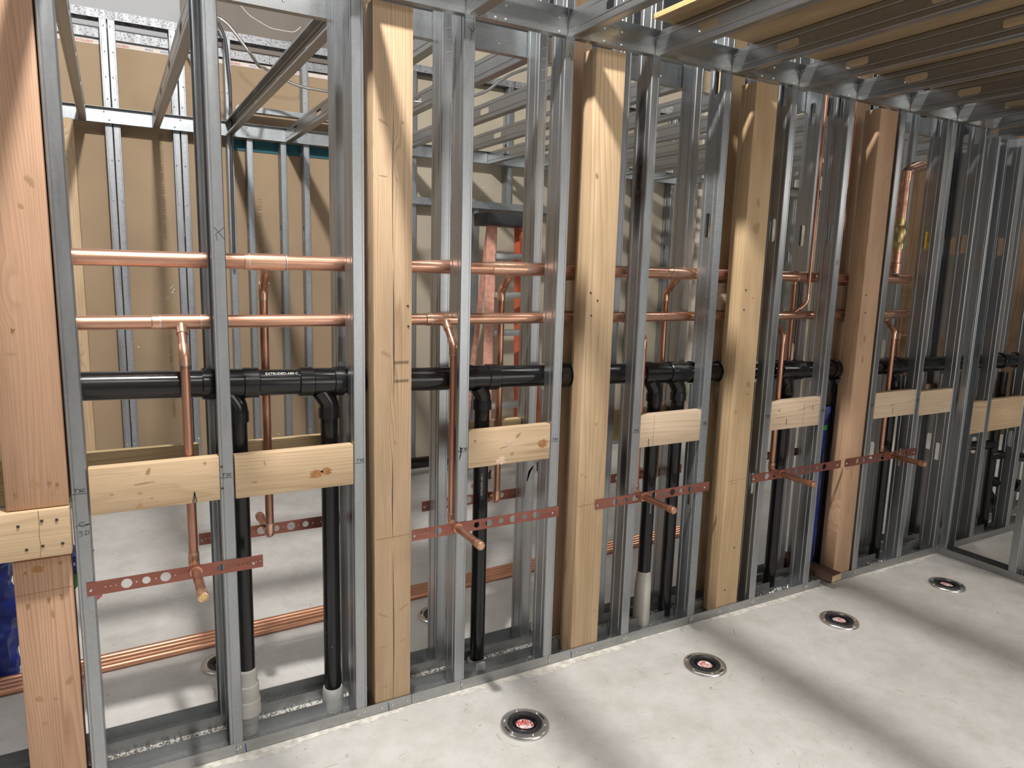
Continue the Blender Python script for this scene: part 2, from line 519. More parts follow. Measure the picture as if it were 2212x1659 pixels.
def tag(o, label=None, cat=None, group=None, kind=None):
    if label:
        o['label'] = label
    if cat:
        o['category'] = cat
    if group:
        o['group'] = group
    if kind:
        o['kind'] = kind
    return o


def empty(name, loc, label=None, cat=None, group=None):
    o = bpy.data.objects.new(name, None)
    COL.objects.link(o)
    o.empty_display_size = 0.05
    o.location = loc
    return tag(o, label, cat, group)


def solid(o, t=0.0012, off=-1):
    md = o.modifiers.new('sheet', 'SOLIDIFY')
    md.thickness = t
    md.offset = 0
    return o


def box_bm(bm, x0, x1, y0, y1, z0, z1, bev=0.0):
    r = bmesh.ops.create_cube(bm, size=1.0)
    vs = r['verts']
    for v in vs:
        v.co = Vector((x0 + (v.co.x + .5) * (x1 - x0), y0 + (v.co.y + .5) * (y1 - y0), z0 + (v.co.z + .5) * (z1 - z0)))
    if bev:
        es = list({e for v in vs for e in v.link_edges})
        bmesh.ops.bevel(bm, geom=es, offset=bev, segments=2, affect='EDGES', profile=0.5)
    return bm


def box(name, x0, x1, y0, y1, z0, z1, mat, parent=None, bev=0.0):
    """a box mesh whose origin is its own lower near corner (in the parent's space when it has one)"""
    bm = bmesh.new()
    box_bm(bm, 0, x1 - x0, 0, y1 - y0, 0, z1 - z0, bev)
    return link(name, mesh_of(bm, name, 40 if bev else None), mat, parent, (x0, y0, z0))


def sheet_grid(prof, zs, drop=None, hole_seg=None, holes=(), mapf=lambda x, y, z: (x, y, z)):
    """open profile [(x,y)] extruded over the z list; knockouts punched in segment hole_seg"""
    bm = bmesh.new()
    cache = {}

    def V(x, y, z):
        k = (round(x, 5), round(y, 5), round(z, 5))
        if k not in cache:
            cache[k] = bm.verts.new(mapf(*k))
        return cache[k]
    def F(pts):
        vs = []
        for p in pts:
            v = V(*p)
            if v not in vs:
                vs.append(v)
        if len(vs) > 2:
            try:
                bm.faces.new(vs)
            except ValueError:
                pass
    hz = sorted(z for z in holes)
    H = 0.07
    allz = sorted(set([round(z, 5) for z in zs] + [round(z + s * H, 5) for z in hz for s in (-1, 1) if zs[0] < z + s * H < zs[-1]]))
    for i in range(len(prof) - 1):
        (xa, ya), (xb, yb) = prof[i], prof[i + 1]
        for k in range(len(allz) - 1):
            za, zb = allz[k], allz[k + 1]
            if drop and drop(i, (ya + yb) / 2, (za + zb) / 2):
                continue
            zc = (za + zb) / 2
            hh = None
            if i == hole_seg:
                for z in hz:
                    if abs(zc - z) < 0.01 and zb - za > 0.13:
                        hh = z
            if hh is None:
                F([(xa, ya, za), (xb, yb, za), (xb, yb, zb), (xa, ya, zb)])
            else:
                def P(u, w):          # u across the strip -1..1, w height
                    t = (u + 1) / 2
                    return (xa + (xb - xa) * t, ya + (yb - ya) * t, hh + w)
                a, b_ = 0.80, 0.42
                q = [(b_, .052), (0.68, .048), (a, .038)]
                for su in (1, -1):
                    for sw in (1, -1):
                        F([P(su * q[0][0], sw * q[0][1]), P(su * q[1][0], sw * q[1][1]), P(su * q[2][0], sw * q[2][1]), P(su, sw * q[2][1]), P(su, sw * H), P(su * q[0][0], sw * H)])
                    F([P(su * a, .038), P(su * a, -.038), P(su, -.038), P(su, .038)])
                for sw in (1, -1):
                    F([P(b_, sw * .052), P(-b_, sw * .052), P(-b_, sw * H), P(b_, sw * H)])
    return bm


DEP, FL = 0.092, 0.041
CPROF = [(FL, 0.010), (FL, 0.0022), (FL - .0022, 0.0), (.0345, 0.0), (.0335, .0014), (.0315, .0014), (.0305, 0.0), (0.0024, 0.0), (0.0, 0.0024), (0.0, 0.018), (0.0022, 0.0205), (0.0022, 0.0235), (0.0, 0.026),
         (0.0, 0.066), (0.0022, 0.0685), (0.0022, 0.0715), (0.0, 0.074), (0.0, DEP - .0024), (.0024, DEP), (FL - .0022, DEP), (FL, DEP - .0022), (FL, DEP - 0.010)]
KN = (0.63, 1.24, 1.85, 2.45)


def c_stud(name, x, y, z0, z1, flip=False, knocks=(), drop=None, zbreaks=(), mat='galv', label=None, group=None, cat='stud', fl=FL):
    prof = [(px * fl / FL, py) for px, py in CPROF]
    if flip:
        prof = [(fl - px, py) for px, py in prof]
    zs = sorted(set([0.0, z1 - z0] + [z - z0 for z in zbreaks]))
    dr = None
    if drop:
        dr = lambda i, yy, zz: drop(i, yy, zz + z0)
    bm = sheet_grid(prof, zs, dr, 12, [z - z0 for z in knocks])
    o = link(name, mesh_of(bm, name), M[mat], None, (x, y, z0))
    solid(o, 0.0013)
    tag(o, label, cat, group)
    return o


def joist(name, x, y0, y1, z, label, group, knocks=(), flip=False, mat='galv_y', fl=FL):
    """C joist lying along Y; web vertical at x, flanges to +x"""
    prof = [(px * fl / FL, py) for px, py in CPROF]
    if flip:
        prof = [(fl - px, py) for px, py in prof]
    bm = sheet_grid(prof, [0.0, y1 - y0], None, 12, knocks, mapf=lambda a, b_, c_: (a, c_, b_))
    o = link(name, mesh_of(bm, name), M[mat], None, (x, y0, z))
    solid(o, 0.0013)
    return tag(o, label, 'joist', group)


def track_x(name, x0, x1, prof, y, z, label=None, mat='galv_x', parent=None, cat='track', group=None):
    """open channel along X; prof in (y, z)"""
    bm = bmesh.new()
    n = max(1, int((x1 - x0) / 0.4))
    rows = []
    for i in range(n + 1):
        rows.append([bm.verts.new(((x1 - x0) * i / n, p[0], p[1])) for p in prof])
    for i in range(n):
        for k in range(len(prof) - 1):
            bm.faces.new((rows[i][k], rows[i + 1][k], rows[i + 1][k + 1], rows[i][k + 1]))
    o = link(name, mesh_of(bm, name), M[mat], parent, (x0, y, z))
    solid(o, 0.0013)
    if parent is None:
        tag(o, label, cat, group)
    return o


def frame_at(d):
    d = d.normalized()
    up = Vector((0, 0, 1)) if abs(d.z) < 0.95 else Vector((1, 0, 0))
    a = d.cross(up).normalized()
    return a, d.cross(a).normalized()


def tube_bm(bm, pts, r, n=20, cap=True):
    pts = [Vector(p) for p in pts]
    rs = r if isinstance(r, (list, tuple)) else [r] * len(pts)
    rings = []
    a = b_ = None
    for i, p in enumerate(pts):
        if i == 0:
            d = pts[1] - pts[0]
        elif i == len(pts) - 1:
            d = pts[-1] - pts[-2]
        else:
            d = (pts[i + 1] - p).normalized() + (p - pts[i - 1]).normalized()
            if d.length < 1e-6:
                d = pts[i + 1] - p
        d.normalize()
        if a is None:
            a, b_ = frame_at(d)
        else:
            a = (a - d * a.dot(d)).normalized()
            b_ = d.cross(a).normalized()
        rings.append([bm.verts.new(p + (a * math.cos(2 * PI * k / n) + b_ * math.sin(2 * PI * k / n)) * rs[i]) for k in range(n)])
    for i in range(len(rings) - 1):
        for k in range(n):
            bm.faces.new((rings[i][k], rings[i][(k + 1) % n], rings[i + 1][(k + 1) % n], rings[i + 1][k]))
    if cap:
        bm.faces.new(rings[0][::-1])
        bm.faces.new(rings[-1])
    return bm


def rounded(pts, rad, k=6):
    pts = [Vector(p) for p in pts]
    out = [pts[0]]
    for i in range(1, len(pts) - 1):
        p = pts[i]
        u = (pts[i - 1] - p)
        v = (pts[i + 1] - p)
        r = min(rad, u.length * .49, v.length * .49)
        A, B = p + u.normalized() * r, p + v.normalized() * r
        for j in range(k + 1):
            t = j / k
            out.append((1 - t) ** 2 * A + 2 * t * (1 - t) * p + t * t * B)
    out.append(pts[-1])
    return out


def tube(name, pts, r, mat, parent=None, n=20, rad=0.0, loc=None, cap=True):
    pts = [Vector(p) for p in pts]
    base = Vector(loc) if loc is not None else pts[0].copy()
    if rad:
        pts = rounded(pts, rad)
    bm = bmesh.new()
    if isinstance(r, (list, tuple)):
        tube_bm(bm, [p - base for p in pts], r, n, cap)
    else:
        tube_bm(bm, [p - base for p in pts], r, n, cap)
    o = link(name, mesh_of(bm, name, 50), mat, parent, base)
    return o


def lathe_dir(name, p0, d, prof, mat, parent=None, n=28):
    """prof [(t, r)] along direction d from p0"""
    p0 = Vector(p0)
    d = Vector(d).normalized()
    bm = bmesh.new()
    a, b_ = frame_at(d)
    rings = []
    for t, r in prof:
        rings.append([bm.verts.new(d * t + (a * math.cos(2 * PI * k / n) + b_ * math.sin(2 * PI * k / n)) * max(r, 1e-5)) for k in range(n)])
    for i in range(len(rings) - 1):
        for k in range(n):
            bm.faces.new((rings[i][k], rings[i][(k + 1) % n], rings[i + 1][(k + 1) % n], rings[i + 1][k]))
    if prof[0][1] > 1e-4:
        bm.faces.new(rings[0][::-1])
    if prof[-1][1] > 1e-4:
        bm.faces.new(rings[-1])
    bmesh.ops.remove_doubles(bm, verts=bm.verts, dist=2e-5)
    return link(name, mesh_of(bm, name, 35), mat, parent, p0)


def collar(name, p, d, length, r, mat, parent, bead=None):
    e = min(0.003, length / 5)
    L = length
    prof = [(-L / 2, r - e), (-L / 2 + e, r), (L / 2 - e, r), (L / 2, r - e)]
    return lathe_dir(name, p, d, prof, mat, parent)


def strokes(parent, polys, x, y, z, s, w=0.0012, mat='marker', name='marking', face='-y'):
    """pen strokes: thin ribbons lying on a face; polys in letter units (u right, v up)"""
    bm = bmesh.new()
    for pl in polys:
        for (a, b_) in zip(pl[:-1], pl[1:]):
            A = Vector((a[0] * s, 0, a[1] * s))
            B = Vector((b_[0] * s, 0, b_[1] * s))
            d = (B - A)
            if d.length < 1e-6:
                continue
            d.normalize()
            nrm = Vector((-d.z, 0, d.x)) * (w / 2)
            A = A - d * w * .4
            B = B + d * w * .4
            vs = []
            for yy in (0, 0.0004):
                for P in (A - nrm, B - nrm, B + nrm, A + nrm):
                    vs.append(bm.verts.new(P + Vector((0, yy, 0))))
            bm.faces.new(vs[:4])
            bm.faces.new(vs[4:][::-1])
            for k in range(4):
                bm.faces.new((vs[k], vs[4 + k], vs[4 + (k + 1) % 4], vs[(k + 1) % 4]))
    return link(name, mesh_of(bm, name), M[mat], parent, (x, y, z))


TSC = [[(0, 1), (1.1, 1.08)], [(.5, 1.05), (.32, 0)],
       [(1.9, 1.0), (1.45, .85), (1.55, .55), (1.8, .42), (1.72, .12), (1.3, 0)],
       [(3.0, .85), (2.6, .95), (2.15, .5), (2.2, .12), (2.9, .1)]]
CEN = [[(1.3, .9), (.8, 1.1), (.2, .7), (.3, .1), (.9, -.2), (1.5, 0), (2.2, .2)], [(-.6, .1), (2.4, .35)], [(1.6, .2), (2.4, .35), (1.9, .05)]]
GD = [[(.9, 1.1), (.3, 1.0), (.4, .55), (.9, .7), (.8, -.1), (.2, -.2)], [(1.7, 1), (1.4, 0)], [(1.5, 1.0), (2.3, .9), (2.2, .2), (1.3, 0)]]
EX = [[(0, 1), (.8, 0)], [(.8, 1.05), (.1, .45), (.2, -.1)]]
CY = [[(0, 1), (.35, .5)], [(.9, 1.05), (.35, .5), (.1, -.9)]]
CT = [[(0, .6), (.5, .75)], [(.55, 1.3), (.6, .8), (.95, .1)]]


def text_mesh(s, size, mat, parent, loc, rot, name='lettering', thick=0.0003):
    cu = bpy.data.curves.new('t', 'FONT')
    cu.body = s
    cu.size = size
    cu.extrude = thick
    o = bpy.data.objects.new('t', cu)
    COL.objects.link(o)
    dg = bpy.context.evaluated_depsgraph_get()
    me = bpy.data.meshes.new_from_object(o.evaluated_get(dg))
    bpy.data.objects.remove(o)
    me.materials.clear()
    me.name = name
    q = link(name, me, M[mat], parent, loc)
    q.rotation_euler = rot
    return q


def plate(name, outer, holes, thick, mat, parent, loc):
    """flat plate in XZ with round holes [(x, z, r)]"""
    cu = bpy.data.curves.new('p', 'CURVE')
    cu.dimensions = '2D'
    cu.fill_mode = 'BOTH'
    cu.extrude = thick / 2

    def poly(pts):
        sp = cu.splines.new('POLY')
        sp.points.add(len(pts) - 1)
        for i, p in enumerate(pts):
            sp.points[i].co = (p[0], p[1], 0, 1)
        sp.use_cyclic_u = True
    poly(outer)
    for hx, hz, r in holes:
        n = 18 if r > 0.006 else 8
        poly([(hx + r * math.cos(2 * PI * k / n), hz + r * math.sin(2 * PI * k / n)) for k in range(n)])
    o = bpy.data.objects.new('p', cu)
    COL.objects.link(o)
    dg = bpy.context.evaluated_depsgraph_get()
    me = bpy.data.meshes.new_from_object(o.evaluated_get(dg))
    bpy.data.objects.remove(o)
    me.materials.clear()
    me.transform(Matrix.Rotation(PI / 2, 4, 'X'))
    me.name = name
    return link(name, me, mat, parent, loc)


def screw_head(parent, loc, d=(0, -1, 0), r=0.0045, mat='screw', name='screw'):
    return lathe_dir(name, loc, d, [(0, r), (r * .35, r * .95), (r * .6, r * .55), (r * .45, r * .2), (r * .3, 0)], M[mat], parent, n=10)


# ------------------------------------------------------------------ the setting
fl_ = box('floor', -6, 9, -5, 3.3, -0.12, 0.0, M['floor'])
tag(fl_, kind='structure')
W = box('wall_far', -6, 1.62, 3.102, 3.3, 0, 2.985, M['tan'])
tag(W, kind='structure')
W2 = box('wall_far_right', 1.62, 9, 3.102, 3.3, 0, 3.35, M['cream'])
tag(W2, kind='structure')
g1 = box('wall_far_upper', -6, 0.50, 3.25, 3.4, 2.985, 4.9, M['grey_board'])
tag(g1, kind='structure')
g2 = box('wall_far_upper_right', 0.50, 1.62, 3.25, 3.4, 2.985, 4.9, M['shaded_board'])  # shaded stretch of the upper wall, its shade held in the colour
tag(g2, kind='structure')
g3 = box('wall_far_bulkhead', 1.62, 9, 3.31, 3.45, 3.35, 4.9, M['dark_shell'])
tag(g3, kind='structure')
for nm, a in (('wall_left', (-6.2, -6, -5, 3.4)), ('wall_right', (9, 9.2, -5, 3.4)), ('wall_near', (-6.2, 9.2, -5.2, -5))):
    o = box(nm, a[0], a[1], a[2], a[3], -0.1, 4.9, M['shell'])
    tag(o, kind='structure')
o = box('ceiling', -6.2, 9.2, -5.2, 3.45, 4.9, 5.0, M['dark_shell'])
tag(o, kind='structure')
# the ochre plywood end of the far room
M['end_ply'] = m_wood('end_plywood', (0.24, 0.14, 0.07), (0.20, 0.115, 0.055), (0.14, 0.08, 0.04), axis=2, rings=2, knots=0.4)
o = box('wall_end_plywood', 8.4, 8.44, 0.5, 3.1, 0, 3.3, M['end_ply'])
tag(o, kind='structure')

# taped drywall edge, print and fireproofing speckle on the far wall
tp = box('trim_1', -0.6, 1.6, 3.0995, 3.1015, 2.957, 2.984, M['paper'])
tag(tp, kind='structure')
for xx in (-0.019, 0.178, 0.85, 1.24):
    text_mesh('SHEETROCK', 0.017, 'red_ink', tp, (xx + 0.6, -0.0012, 0.018), (PI / 2, PI, 0))
for xx in (0.27, 0.36, 0.50, 0.91):
    for k in range(6):
        box('barcode_bar', xx + 0.6 + k * .008, xx + 0.605 + k * .008, -0.0010, -0.0002, 0.006, 0.020, M['blue_ink'], tp)
text_mesh('01/04/97 288 MURRAY 03:23 100% RECYCLED PAPER', 0.030, 'print_ink', W, (0.345 + 6, -0.0015, 1.775), (PI / 2, -PI / 2, 0))
text_mesh('01/04/97 288 MURRAY 03:23 100% RECYCLED PAPER', 0.030, 'print_ink', W, (0.345 + 6, -0.0015, 0.55), (PI / 2, -PI / 2, 0))
text_mesh('CTD 21 11/21/25 15:11', 0.04, 'print_ink', W, (0.965 + 6, -0.0015, 1.70), (PI / 2, -PI / 2, 0))
for bx, bz in ((0.70, 2.57),):
    strokes(W, [[(0, 0), (0, 4), (1.3, 4), (1.3, 0)], [(.3, 3.2), (.3, .4)], [(.6, 3.0), (.6, .4)], [(.9, 3.2), (.9, .4)]], bx + 6, -0.001, bz, 0.05, 0.004, 'print_ink')
o = box('trim_2', 0.78, 1.6, 3.094, 3.1015, 2.40, 2.475, M['teal'])
tag(o, kind='structure')
for cx_, cz_, s_ in ((0.37, 1.44, .02), (0.47, 1.35, .012), (0.33, 1.38, .01), (2.72, 2.26, .02), (0.42, 1.68, .02)):
    bm = bmesh.new()
    for k in range(7):
        px, pz = random.uniform(-s_, s_), random.uniform(-s_ * 1.6, s_ * 1.6)
        bmesh.ops.create_icosphere(bm, subdivisions=1, radius=random.uniform(.25, .5) * s_, matrix=Matrix.Translation((px, -0.001, pz)))
    q = link('plaster_splash', mesh_of(bm, 'splash', 60), M['mortar'], W if cx_ < 1.62 else W2, (cx_ + 6 if cx_ < 1.62 else cx_ - 1.62, 0, cz_))

# ------------------------------------------------------------------ far wall framing
TRK_UP = [(0, 0.05), (0, 0), (DEP, 0), (DEP, 0.05)]
far_names = {
    0.018: 'leftmost far wall stud, left half of the first back-to-back pair',
    0.064: 'far wall stud, right half of the leftmost back-to-back pair',
    0.405: 'far wall stud, left half of the second back-to-back pair',
    0.452: 'far wall stud, right half of the second back-to-back pair',
    0.735: 'far wall stud rising just right of the front stud marked X',
    0.86: 'far wall stud beside the hanging dark cable, behind the high copper tee',
    1.085: 'narrow far wall stud between the high copper tee and the third front stud',
    1.245: 'far wall stud just left of the third front stud',
}
for x_, nm in far_names.items():
    tall = x_ < 0.5 or x_ in (0.735, 1.245)
    s = c_stud('wall_stud', x_, 3.006, 0.002, 3.09 if tall else 2.468, mat='galv_old' if tall else 'galv_bright', label=nm, group='studs of the far wall',
               knocks=(1.24, 1.85), fl=0.040, flip=(x_ in (0.018, 0.405)))
    if tall:
        for zz in (0.4, 0.8, 1.2, 1.6, 2.0, 2.25, 2.62, 2.75, 2.9, 3.05):
            screw_head(s, (0.02 + random.uniform(-.008, .008), -0.001, zz - .002), r=0.005)
right_names = ['far wall stud seen right of the first timber post', 'far wall stud next to the first timber post, second of two close together',
               'far wall stud left of the ladder, under the door header', 'far wall stud above the door header behind the ladder',
               'far wall stud right of the ladder', 'far wall stud behind the second timber post', 'far wall stud framed between second timber post and next front stud',
               'far wall stud with punched holes seen beside the third timber post', 'far wall stud deep behind the third timber post',
               'far wall stud deep behind the thin vertical copper line', 'far wall stud deep behind the fourth timber post',
               'furthest far wall stud before the plywood end']
rx = [1.72, 2.06, 2.60, 2.90, 3.45, 3.85, 4.26, 4.66, 5.20, 5.75, 6.4, 7.2]
for x_, nm in zip(rx, right_names):
    z0_ = 2.172 if x_ == 2.90 else 0.002
    z1_ = 2.11 if x_ == 2.60 else 3.09
    c_stud('wall_stud', x_, 3.006, z0_, z1_, mat='galv_bright', label=nm, group='studs of the far wall, right part', knocks=[k for k in (0.63, 1.24, 1.85, 2.6) if z0_ + .08 < k < z1_ - .08], fl=0.040)
track_x('top_track', -0.9, 7.6, [(0, -0.05), (0, 0), (DEP, 0), (DEP, -0.05)], 3.004, 3.14, 'speckled top track running along the head of the far wall', 'galv_far')
track_x('fireproofing_strip', -0.9, 1.6, [(0, 0.0), (0, 0.055), (0.02, 0.055)], 3.075, 2.992, 'speckled metal strip above the taped drywall edge of the far wall', 'galv_far', cat='strip')
track_x('bottom_track', -0.9, 2.2, [(0, 0.04), (0, 0), (DEP + .002, 0), (DEP + .002, 0.04)], 3.003, 0.001, 'bottom track along the foot of the far wall', 'galv_x')
track_x('bottom_track', 3.1, 8.0, [(0, 0.04), (0, 0), (DEP + .002, 0), (DEP + .002, 0.04)], 3.003, 0.001, 'bottom track of the far wall right of the ladder', 'galv_x')
track_x('door_header', 1.76, 3.50, [(-.004, 0.06), (-.004, 0), (DEP, 0), (DEP, 0.06)], 2.998, 2.112, 'doubled galvanized door header with screws behind the ladder', 'galv_bright', cat='header')
hd = bpy.data.objects['door_header']
track_x('header_flange', 0, 1.74, [(0, 0), (-.03, 0), (-.03, -.028)], -0.004, 0.03, mat='galv_bright', parent=hd)
track_x('stiffener_track', 0.80, 1.66, [(0, 0.035), (0, 0), (.06, 0), (.06, 0.035)], 2.96, 2.640, 'short galvanized rail on the far wall just above the rim track', 'galv_bright', cat='rail')
o = track_x('rim_track', -0.9, 8.2, [(-.032, 0.0), (0, 0), (0, .0925), (-.032, .0925)], 2.999, 2.470, 'rim track on the far wall carrying the far ends of the rear ceiling joists', 'galv_bright')
for k in range(14):
    for zz in (0.022, 0.07):
        screw_head(o, (0.52 + k * 0.4064 + random.uniform(-.03, .03), -0.001, zz), r=0.005)
# far timber post at the left
o = box('far_timber_post', -0.262, -0.148, 2.90, 2.994, 0.0, 2.465, M['P_yel'], bev=0.004)
tag(o, 'pale yellow timber post against the far wall, at the left beside the first front stud', 'post')

# ------------------------------------------------------------------ rear room ceiling joists
rear_j = [-0.122, 0.285, 0.725, 1.118, 1.497, 1.90, 2.305, 2.71, 3.12, 3.53, 3.94, 4.35, 4.78, 5.2]
rj_lab = ['leftmost rear ceiling joist, its holed web facing right', 'second rear ceiling joist from the left, dark web facing left',
          'third rear ceiling joist from the left, long diagonal over the second front stud', 'fourth rear ceiling joist, ending just above the third front stud',
          'rear ceiling joist right of the first timber post, lit along its lower lip', 'sixth rear ceiling joist from the left, behind the stud marked Y',
          'seventh rear ceiling joist, with a cream-lit hole in its web', 'eighth rear ceiling joist from the left', 'ninth rear ceiling joist from the left',
          'tenth rear ceiling joist from the left', 'eleventh rear ceiling joist from the left', 'twelfth rear ceiling joist from the left',
          'thirteenth rear ceiling joist from the left', 'last rear ceiling joist at the right']
for i, (x_, lb) in enumerate(zip(rear_j, rj_lab)):
    joist('ceiling_joist', x_, 0.300, 2.994, 2.4715, lb, 'rear ceiling joists', knocks=(0.55, 1.16, 1.77, 2.38), flip=(i == 0 or i == 2), mat='galv_y')
o = track_x('rim_track', 0.30, 5.5, [(.032, 0.0), (0, 0), (0, .0925), (.032, .0925)], 0.279, 2.470, 'rim track high on the rear stud row, its flanges turned away', 'galv_rim')
for k in range(10):
    screw_head(o, (0.25 + k * 0.4064, -0.001, 0.03), r=0.0045)

# ------------------------------------------------------------------ the two stud rows of the plumbing wall
RY = 0.184                       # front face of the rear row
TH = 0.042
BT = [(0, TH), (0, 0), (DEP, 0), (DEP, TH)]


def bottom_track(x0, x1, y, lab, name='bottom_track'):
    o = track_x(name, x0, x1, [(-.0015, TH), (-.0015, 0), (DEP + .0015, 0), (DEP + .0015, TH)], y, 0.001, lab, 'galv_x')
    return o


ft1 = bottom_track(-1.2, 0.906, 0, 'bottom track of the front stud row, left length up to the first timber post')
ft2 = bottom_track(0.909, 3.235, 0, 'bottom track of the front stud row, middle length past the second and third timber posts')
ft3 = bottom_track(3.325, 4.305, 0, 'bottom track of the front stud row, right length ending at the corner')
ft4 = bottom_track(4.42, 8.0, 0, 'bottom track of the plumbing wall beyond the corner partition')
rt1 = bottom_track(-1.2, 1.60, RY, 'bottom track of the rear stud row, left length')
rt2 = bottom_track(1.80, 8.0, RY, 'bottom track of the rear stud row, right length')
for t, xs in ((ft1, (-.11, .285, .70, .79, .83, .89)), (ft2, (1.105, 1.51, 1.66, 1.74, 1.915, 2.31, 2.50, 2.57, 2.72, 3.12)), (ft3, (3.40, 3.53, 3.93, 4.28))):
    for x_ in xs:
        screw_head(t, (x_ - t.location.x, -0.0022, 0.020), r=0.0045)
for t, x_ in ((ft1, .31), (ft1, .815), (ft2, 1.63)):
    strokes(t, [[(0, 1), (.1, 0)]], x_ - t.location.x, -0.0026, 0.002, 0.03, 0.003, 'blue_marker')
for t, x_ in ((ft1, .282), (ft2, 1.112), (ft2, 1.515), (ft2, 2.30), (ft2, 2.72), (ft2, 3.105), (ft3, 3.93)):
    strokes(t, [[(0, 1), (0, 0)]], x_ - t.location.x, -0.0026, 0.006, 0.03, 0.0012)

ABSX = [(-1.2, 1.29), (0, 1.258), (1, 1.226), (1.46, 1.217), (3.38, 1.160), (4.5, 1.147), (7, 1.12)]


def abs_z(x):
    for (a, za), (b_, zb) in zip(ABSX[:-1], ABSX[1:]):
        if x <= b_:
            return za + (zb - za) * (x - a) / (b_ - a)
    return ABSX[-1][1]


fr = [  # x, flip, knocks, label
    (-0.134, True, (), 'dark galvanized stud beside the reddish post at the left edge, marked TSC and CL'),
    (0.264, True, (), 'front stud between the two nearest lumber blocks, with a black X on its face'),
    (0.694, False, (), 'front stud just left of the first timber post, right end of the second lumber block'),
    (1.085, False, (), 'front stud marked Y at its top, cut away behind the copper drop'),
    (1.490, False, (), 'front stud just left of the second timber post, right end of the knotty lumber block'),
    (1.899, False, (), 'front stud right of the second timber post, with black smudges down its web'),
    (2.292, False, KN, 'bright-edged spangled front stud just left of the third timber post'),
    (2.700, False, KN, 'front stud just right of the third timber post'),
    (3.100, False, KN, 'front stud with a small x mark, just left of the fourth timber post'),
    (3.500, False, KN, 'front stud just right of the fourth timber post'),
    (3.908, False, KN, 'front stud between the last two lumber blocks, behind the last stub-out'),
    (4.268, False, KN, 'front stud standing in the room corner'),
]
fstuds = []
for i, (x_, fp, kn, lb) in enumerate(fr):
    za = abs_z(x_)
    zb = [za - .052, za + .052]
    dr = None
    if not fp and i >= 4:
        dr = lambda seg, yy, zz, za=za: (yy > .066 and abs(zz - za) < .05)
    if i == 2:
        dr = lambda seg, yy, zz, za=za: (yy > .066 and abs(zz - za) < .05)
    if i == 3:
        zb = [0.665, 1.462, za - .052, za + .052]
        dr = lambda seg, yy, zz: (seg >= 9 and 0.665 < zz < 1.462)
    if fp:
        dr = lambda seg, yy, zz, za=za: (yy > .07 and abs(zz - za) < .05)
    s = c_stud('steel_stud', x_, 0, 0.003, 3.05, fp, kn, dr, zb, 'galv_bright' if i == 6 else 'galv', lb, 'front row of studs')
    fstuds.append(s)
    if i < 11:
        zt = 0.966 - 0.003
        strokes(s, [[(0, 0), (1, .0)]], 0.003, -0.0012, zt, 0.034, 0.0014)
        strokes(s, TSC, 0.008 if i != 3 else 0.014, -0.0012, zt + .005, 0.0088 if i < 3 else 0.0078, 0.0017)
s = fstuds[0]
strokes(s, CEN, 0.012, -0.0012, 0.866, 0.012, 0.0012)
strokes(s, GD, 0.010, -0.0012, 0.838, 0.012, 0.0012)
strokes(fstuds[1], EX, 0.012, -0.0012, 1.700, 0.035, 0.0014)
strokes(fstuds[3], CY, 0.020, -0.0012, 2.415, 0.022, 0.0014)
strokes(fstuds[3], [[(.3, 1.6), (.5, .2), (.1, -1.3)], [(.35, 1.5), (.52, .2), (.2, -.6)], [(.0, .7), (.45, .4), (.62, 1.3)]], 0.004, -0.0013, 0.955, 0.016, 0.003)
strokes(fstuds[4], CT, 0.010, -0.0012, 2.395, 0.022, 0.0014)
strokes(fstuds[8], EX, 0.010, -0.0012, 1.70, 0.022, 0.0014)
for s in (fstuds[1],):
    for zz in (1.00, 0.93):
        screw_head(s, (0.006, -0.0012, zz), r=0.0035, mat='dark_screw')
for s in fstuds[:11]:
    screw_head(s, (0.03, -0.0015, 0.022), r=0.0045)

M['soot'], _nt, _b = mat_new('soot_smudge')
_b.inputs['Base Color'].default_value = (0.012, 0.012, 0.013, 1)
_b.inputs['Roughness'].default_value = 0.5
_at = _nt.nodes.new('ShaderNodeAttribute')
_at.attribute_name = 'rad'
_al = ramp(_nt, _at.outputs['Fac'], [(0.0, (0.95, 0.95, 0.95)), (0.4, (0.75, 0.75, 0.75)), (1.0, (0, 0, 0))])
_nt.links.new(_al.outputs[0], _b.inputs['Alpha'])
for (u, z, su, sz) in ((.046, 2.26, .034, .12), (.046, 1.92, .034, .17), (.046, 2.07, .028, .12), (.046, 0.80, .030, .16)):
    bm = bmesh.new()
    n, m_ = 20, 6
    rings = [[bm.verts.new((0, 0, 0))]]
    for j_ in range(1, m_ + 1):
        t = j_ / m_
        rings.append([bm.verts.new((0, su * t * math.cos(2 * PI * k / n), sz * t * math.sin(2 * PI * k / n))) for k in range(n)])
    for k in range(n):
        bm.faces.new((rings[0][0], rings[1][k], rings[1][(k + 1) % n]))
    for j_ in range(1, m_):
        for k in range(n):
            bm.faces.new((rings[j_][k], rings[j_ + 1][k], rings[j_ + 1][(k + 1) % n], rings[j_][(k + 1) % n]))
    me = mesh_of(bm, 'smudge')
    at = me.attributes.new('rad', 'FLOAT', 'POINT')
    at.data.foreach_set('value', [0.0] + [j_ / m_ for j_ in range(1, m_ + 1) for k in range(n)])
    link('black_smudge', me, M['soot'], fstuds[5], (-0.0016, u, z - .003))
